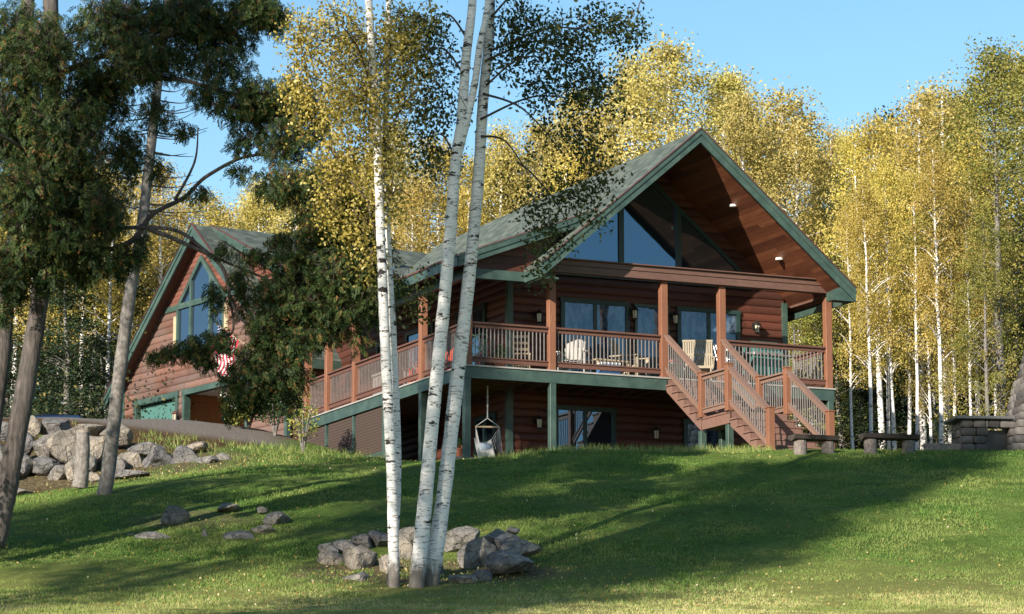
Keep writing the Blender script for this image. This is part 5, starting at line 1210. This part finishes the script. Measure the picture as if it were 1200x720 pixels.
# ------------------------------------------------------------------ background forest
LB = dict(
 gold=leafmat('forest_gold', [(0, (.20, .18, .035)), (.5, (.48, .385, .08)), (1, (.72, .58, .20))], .35, .6, .012),
 lime=leafmat('forest_lime', [(0, (.23, .21, .05)), (.5, (.50, .43, .12)), (1, (.74, .65, .27))], .35, .6, .010),
 rust=leafmat('forest_rust', [(0, (.21, .18, .04)), (.5, (.46, .37, .11)), (1, (.66, .54, .22))], .35, .6, .012),
 olive=leafmat('forest_cedar', [(0, (.09, .11, .02)), (.5, (.24, .25, .055)), (.85, (.42, .37, .09)), (1, (.50, .30, .09))], .3, .6, .012),
 dark=leafmat('forest_dark', [(0, (.010, .022, .010)), (.6, (.025, .048, .018)), (1, (.07, .09, .025))], .15, .7, .01))
LB['pine'] = LB['dark']
def tree_mesh(seed, H, R_, base, nclump, per, leaf, kind, sig=.42, cone=False):
    """returns (trunk mesh, crown mesh) for a tree at the origin"""
    rg = np.random.default_rng(seed); rp = random.Random(seed); m = MB(); lean = rp.uniform(-.03, .03)*H
    pts = [Vector((lean*(f**1.5)+rp.uniform(-.05, .05)*(f > 0), rp.uniform(-.06, .06)*(f > 0), H*f-.3*(f == 0))) for f in np.linspace(0, .97, 11)]
    r0 = .0085*H+.035; m.tube(pts, [r0*(1-.85*i/10) for i in range(11)], 8)
    C = []
    for _ in range(nclump):
        f = rp.random()**(.8 if not cone else 1.15); z = base*H+(1-base)*H*f
        prof = (math.sin(math.pi*min(1, .12+.88*f)**.75)**.7 if not cone else (1-f)**.85+.05)
        rad = R_*prof*(.25+.75*rp.random()**.6)*(1+.25*math.sin(seed+z*1.7)); a = rp.uniform(0, 2*math.pi); c = Vector((rad*math.cos(a)+lean*f, rad*math.sin(a), z)); C.append(c)
        s = Vector((lean*f, 0, z-rad*.55)); s.z = max(s.z, base*H*.8)
        if rp.random() < .45: m.tube([s, (s+c)/2+Vector((0, 0, .12)), c], [.022+.02*(1-f), .014, .006], 4, cap=False)
    C = np.array([tuple(c) for c in C]); sz = rg.uniform(.5, 1.4, (len(C), 1, 1))
    K = C[:, None, :]+np.clip(rg.normal(0, 1, (len(C), per, 3)), -1.7, 1.7)*sig*np.array([1, 1, .75])*sz; K = K.reshape(-1, 3); V, t = leaf_quads(K, rg, leaf, leaf*.75, down=.2)
    t = np.clip(.45*t+.55*np.repeat(rg.random(len(C)), per), 0, 1)
    mt = bpy.data.meshes.new('trunk'); mt.from_pydata(m.v, [], m.f); mt.polygons.foreach_set('use_smooth', [True]*len(m.f)); mt.materials.append(M_BIRCH if kind not in ('dark', 'olive', 'pine') else M_POLE)
    return mt, fast_mesh('crown', V, 4, LB[kind], t)
TM = {}
def variant(key):
    if key not in TM:
        kind, i = key
        spec = dict(gold=(14, 1.6, .42, 80, 130, .088), lime=(15, 2.3, .30, 120, 150, .092), rust=(14, 1.8, .36, 90, 120, .088), olive=(15, 2.3, .14, 150, 130, .085), dark=(13, 2.0, .05, 190, 90, .10), pine=(14, 1.8, .74, 120, 110, .10))[kind]
        TM[key] = tree_mesh(hash_(kind)+i, *spec, kind, cone=(kind == 'dark'), sig=.34 if kind != 'dark' else .28)
    return TM[key], dict(gold=14, lime=15, rust=14, olive=15, dark=13, pine=14)[kind_of(key)]
def hash_(s): return sum(ord(c)*(i+3) for i, c in enumerate(s))
def kind_of(k): return k[0]
NAMES = dict(gold='golden_birch', lime='pale_aspen', rust='rusty_birch', olive='olive_cedar', dark='dark_spruce', pine='tall_pine')
LOOK = dict(gold='golden white-trunked birch', lime='pale yellow-green aspen', rust='orange-tinged yellow birch', olive='olive-green cedar', dark='dark conifer', pine='tall high-crowned pine')
FOREST = []
def tree(px, Y, top, kind, var, wide=1.0, rz=None):
    c = on_ground(px, Y); (mt, mc), H0_ = variant((kind, var)); zt = at(px, top, Y).z; s = (zt-c.z)/(H0_*.99+.3)
    r = bpy.data.objects.new(NAMES[kind], None); COL.objects.link(r); r.location = c; sw = s*wide; r.scale = (sw, sw, s); r.rotation_euler = (0, 0, rz if rz is not None else random.Random(px*7+Y).uniform(0, 6.28))
    t = link(bpy.data.objects.new('trunk', mt), r); k = link(bpy.data.objects.new('crown', mc), r)
    FOREST.append((r, px, Y, kind)); return r
T_ = [ # px, Y, top py, kind, variant, width
 # behind and right of the big roof
 (795, 96, 50, 'lime', 0, 1.15), (745, 99, 72, 'lime', 1, 1.0), (850, 98, 88, 'lime', 2, .95), (908, 94, 100, 'rust', 2, 1.2), (705, 100, 118, 'gold', 0, 1.2), (660, 104, 145, 'rust', 0, 1.0), (880, 92, 112, 'lime', 1, .9), (940, 93, 130, 'rust', 0, .9), (930, 104, 108, 'rust', 1, 1),
 (962, 100, 155, 'dark', 0, .7), (986, 98, 142, 'rust', 2, .55), (1012, 90, 150, 'gold', 1, .8), (1036, 86, 140, 'gold', 2, .95), (1062, 92, 128, 'rust', 0, .9), (1084, 84, 112, 'gold', 0, .9), (1110, 88, 92, 'rust', 1, 1.1), (1138, 94, 118, 'lime', 1, .9), (1150, 82, 150, 'gold', 3, .8),
 (1176, 80, 56, 'olive', 2, 1.15), (1222, 84, 60, 'olive', 0, 1.2), (1130, 100, 110, 'dark', 1, 1), (1050, 103, 135, 'dark', 2, .9), (1000, 105, 160, 'lime', 2, .8), (1260, 90, 70, 'gold', 1, 1.1), (1205, 97, 62, 'rust', 2, 1.1),
 (1024, 80.5, 215, 'gold', 1, .75), (1050, 81.5, 190, 'gold', 2, .75), (1068, 83, 200, 'rust', 2, .7), (1105, 79.5, 170, 'gold', 0, .75), (1122, 81, 230, 'rust', 0, .7), (1160, 78, 240, 'olive', 1, .9),
 (1001, 81, 235, 'gold', 3, .6), (1043, 83, 205, 'gold', 3, .6), (1077, 81, 200, 'gold', 1, .65), (1094, 82, 210, 'lime', 2, .55), (1116, 84, 185, 'gold', 2, .6), (1142, 80, 220, 'gold', 0, .6), (1170, 82, 190, 'rust', 1, .6),
 # dark conifers that fill the wood's edge
 (985, 90, 300, 'dark', 0, 1.5), (1010, 94, 270, 'dark', 1, 1.3), (1045, 97, 260, 'dark', 2, 1.3), (1080, 95, 250, 'dark', 0, 1.3), (1115, 98, 240, 'dark', 1, 1.3), (1150, 96, 250, 'dark', 2, 1.4), (1190, 92, 280, 'dark', 0, 1.5), (960, 88, 330, 'olive', 0, 1.3), (935, 86, 300, 'olive', 2, 1.2), (1225, 95, 240, 'dark', 1, 1.4), (990, 86, 390, 'dark', 2, 2.0), (1140, 88, 400, 'dark', 0, 2.2), (1060, 90, 400, 'dark', 1, 2.2), (1100, 89, 390, 'dark', 2, 2.2), (1020, 88, 400, 'dark', 0, 2.2), (1178, 86, 400, 'dark', 1, 2.2),
 # between the birches, behind the roofs
 (610, 102, 170, 'rust', 1, 1.0), (570, 100, 185, 'gold', 1, 1), (530, 104, 175, 'dark', 1, .8), (500, 101, 190, 'rust', 0, 1.0), (465, 103, 200, 'rust', 2, 1.0), (430, 99, 175, 'gold', 2, 1.0), (390, 101, 190, 'gold', 0, 1.1), (350, 104, 205, 'rust', 1, 1.0), (320, 99, 215, 'gold', 1, 1.1), (285, 103, 225, 'gold', 3, 1.1), (255, 100, 232, 'rust', 0, 1.1), (590, 108, 180, 'dark', 0, .9), (640, 110, 170, 'gold', 2, 1), (675, 97, 165, 'gold', 3, .9), (410, 108, 200, 'dark', 2, 1), (545, 96, 215, 'gold', 0, .9),
 (455, 96, 150, 'lime', 0, .9), (520, 97, 160, 'gold', 1, 1), (585, 98, 150, 'lime', 1, .9), (635, 99, 142, 'lime', 2, .9), (688, 101, 108, 'lime', 0, .95), (345, 97, 200, 'lime', 2, .9), (300, 98, 214, 'lime', 1, .9), (480, 93, 205, 'gold', 3, .9), (660, 95, 185, 'gold', 0, .9), (405, 95, 190, 'lime', 1, .8), (1095, 93, 105, 'lime', 2, .9), (1000, 97, 165, 'lime', 0, .7), (1055, 96, 150, 'lime', 1, .75), (870, 101, 92, 'lime', 1, 1), (955, 98, 165, 'lime', 0, .7),
 # left wood behind the drive
 (93, 93, 180, 'gold', 1, .9), (104, 94, 190, 'gold', 2, .9), (122, 92, 200, 'gold', 0, .9), (186, 96, 190, 'gold', 2, 1.0), (212, 99, 215, 'rust', 1, 1.0), (30, 92, 170, 'gold', 3, 1.0), (10, 95, 160, 'gold', 1, 1.0), (150, 98, 190, 'rust', 0, 1.0), (60, 98, 180, 'rust', 2, 1.0), (234, 97, 228, 'gold', 1, 1.0), (-25, 94, 150, 'gold', 0, 1.1), (75, 90, 260, 'dark', 0, 1.5), (130, 96, 270, 'dark', 1, 1.5), (25, 95, 260, 'dark', 2, 1.5), (165, 101, 260, 'dark', 0, 1.5), (200, 103, 280, 'dark', 1, 1.5), (-20, 98, 260, 'dark', 1, 1.5), (100, 102, 240, 'dark', 2, 1.5), (50, 104, 230, 'dark', 1, 1.5), (112, 92, 390, 'dark', 0, 2.4), (55, 93, 390, 'dark', 1, 2.4), (160, 95, 380, 'dark', 2, 2.4), (10, 92, 390, 'dark', 0, 2.4)]
for q in T_: tree(*q)
# trees just outside the picture: their crowns throw the long shadows over lawn and porch
def shade_tree(x, y, H, kind, var, wide=1.0):
    (mt, mc), H0_ = variant((kind, var)); r = bpy.data.objects.new(NAMES[kind], None); COL.objects.link(r); z = gz(x, y); r.location = (x, y, z); s = H/(H0_*.99+.3); r.scale = (s*wide, s*wide, s)
    link(bpy.data.objects.new('trunk', mt), r); link(bpy.data.objects.new('crown', mc), r); r['shade'] = 1
    FOREST.append((r, proj((x, y, z+1))[0], y, kind)); return r
SHADE = [(-12.2, 30, 24.5, 'lime', 0, .62), (-11.3, 31.5, 24, 'lime', 1, .58), (-12.9, 28.5, 23, 'dark', 0, .75), (-11.9, 30.8, 22, 'olive', 2, .55), (-19.2, 30, 25, 'lime', 2, .62), (-18.9, 31.5, 24.5, 'lime', 0, .55), (-11.7, 33, 24.5, 'lime', 2, .6), (-12.4, 27.5, 22, 'olive', 0, .7), (-12.3, 50, 17.5, 'dark', 1, .62), (-12.6, 51.5, 17, 'olive', 0, .5), (-24, 33, 19, 'olive', 2, 1.2), (-26, 28, 19, 'olive', 0, 1.2), (-15.5, 44, 11, 'gold', 2, 1.0)]
for q in SHADE: shade_tree(*q)
for r, px, Y, kind in FOREST: r['category'] = 'tree'
# label every forest tree by its look and its neighbourhood
def zone(px, Y):
    if px < -40: return 'beyond the left picture edge'
    if px < 72: return 'behind the leaning cedar trunks'
    if px < 245: return 'left of the garage gable'
    if px < 420: return 'behind the garage roof'
    if px < 720: return 'left of the porch gable'
    if px < 960: return 'behind the porch gable'
    if px < 1085: return 'behind the log benches'
    if px < 1170: return 'behind the stone counter'
    return 'behind the stone chimney'
from collections import defaultdict
ZG_ = defaultdict(list)
for it in FOREST: ZG_[(zone(it[1], it[2]), it[3])].append(it)
ORD = ['first', 'second', 'third', 'fourth', 'fifth', 'sixth', 'seventh', 'eighth', 'ninth', 'tenth', 'eleventh', 'twelfth']
for (z_, kind), its in ZG_.items():
    its.sort(key=lambda i: i[1])
    for k, it in enumerate(its):
        it[0]['label'] = f"{LOOK[kind]} {z_}" + ('' if len(its) == 1 else f", {ORD[k]} from left")
        it[0]['group'] = 'trees of the surrounding wood'
# far wood behind all of them
def far_wood():
    rg = np.random.default_rng(9); C = []; 
    n = 1500; px = rg.uniform(-200, 1400, n); Y = rg.uniform(112, 135, n); x = (px-600)/F*Y; g_ = ground(x, Y)
    hmax = np.interp(px, [-200, 60, 250, 450, 700, 960, 1100, 1400], [12, 12, 10.0, 10.5, 12, 12, 14, 15])
    z = g_+rg.random(n)**.8*hmax
    C = np.stack([x, Y, z], -1); K = (C[:, None, :]+rg.normal(0, .75, (n, 60, 3))).reshape(-1, 3); V, t = leaf_quads(K, rg, .26, .20)
    t = np.clip(t*.5+.5*np.repeat(rg.random(n), 60), 0, 1)
    m = leafmat('far_wood', [(0, (.015, .03, .012)), (.45, (.04, .06, .02)), (.6, (.16, .14, .03)), (1, (.38, .29, .06))], .25)
    o = link(bpy.data.objects.new('woods', fast_mesh('woods', V, 4, m, t))); tag(o, 'dense mixed autumn wood closing the view behind the trees', 'woods', kind='stuff')
    n = 1400; px = rg.uniform(-150, 1350, n); Y = rg.uniform(84, 108, n); x = (px-600)/F*Y; keep = ~((px > 215) & (px < 900) & (Y < 98)); x, Y = x[keep], Y[keep]; g_ = ground(x, Y)
    C = np.stack([x, Y, g_+rg.random(len(x))*2.4], -1); K = (C[:, None, :]+rg.normal(0, .5, (len(x), 60, 3))).reshape(-1, 3); V, t = leaf_quads(K, rg, .12, .08)
    m = leafmat('undergrowth_leaf', [(0, (.012, .022, .010)), (.6, (.03, .045, .018)), (.9, (.08, .08, .025)), (1, (.25, .2, .06))], .2)
    o = link(bpy.data.objects.new('undergrowth', fast_mesh('undergrowth', V, 4, m, t))); tag(o, 'dark bushes and saplings under the forest trees', 'undergrowth', kind='stuff')
far_wood()
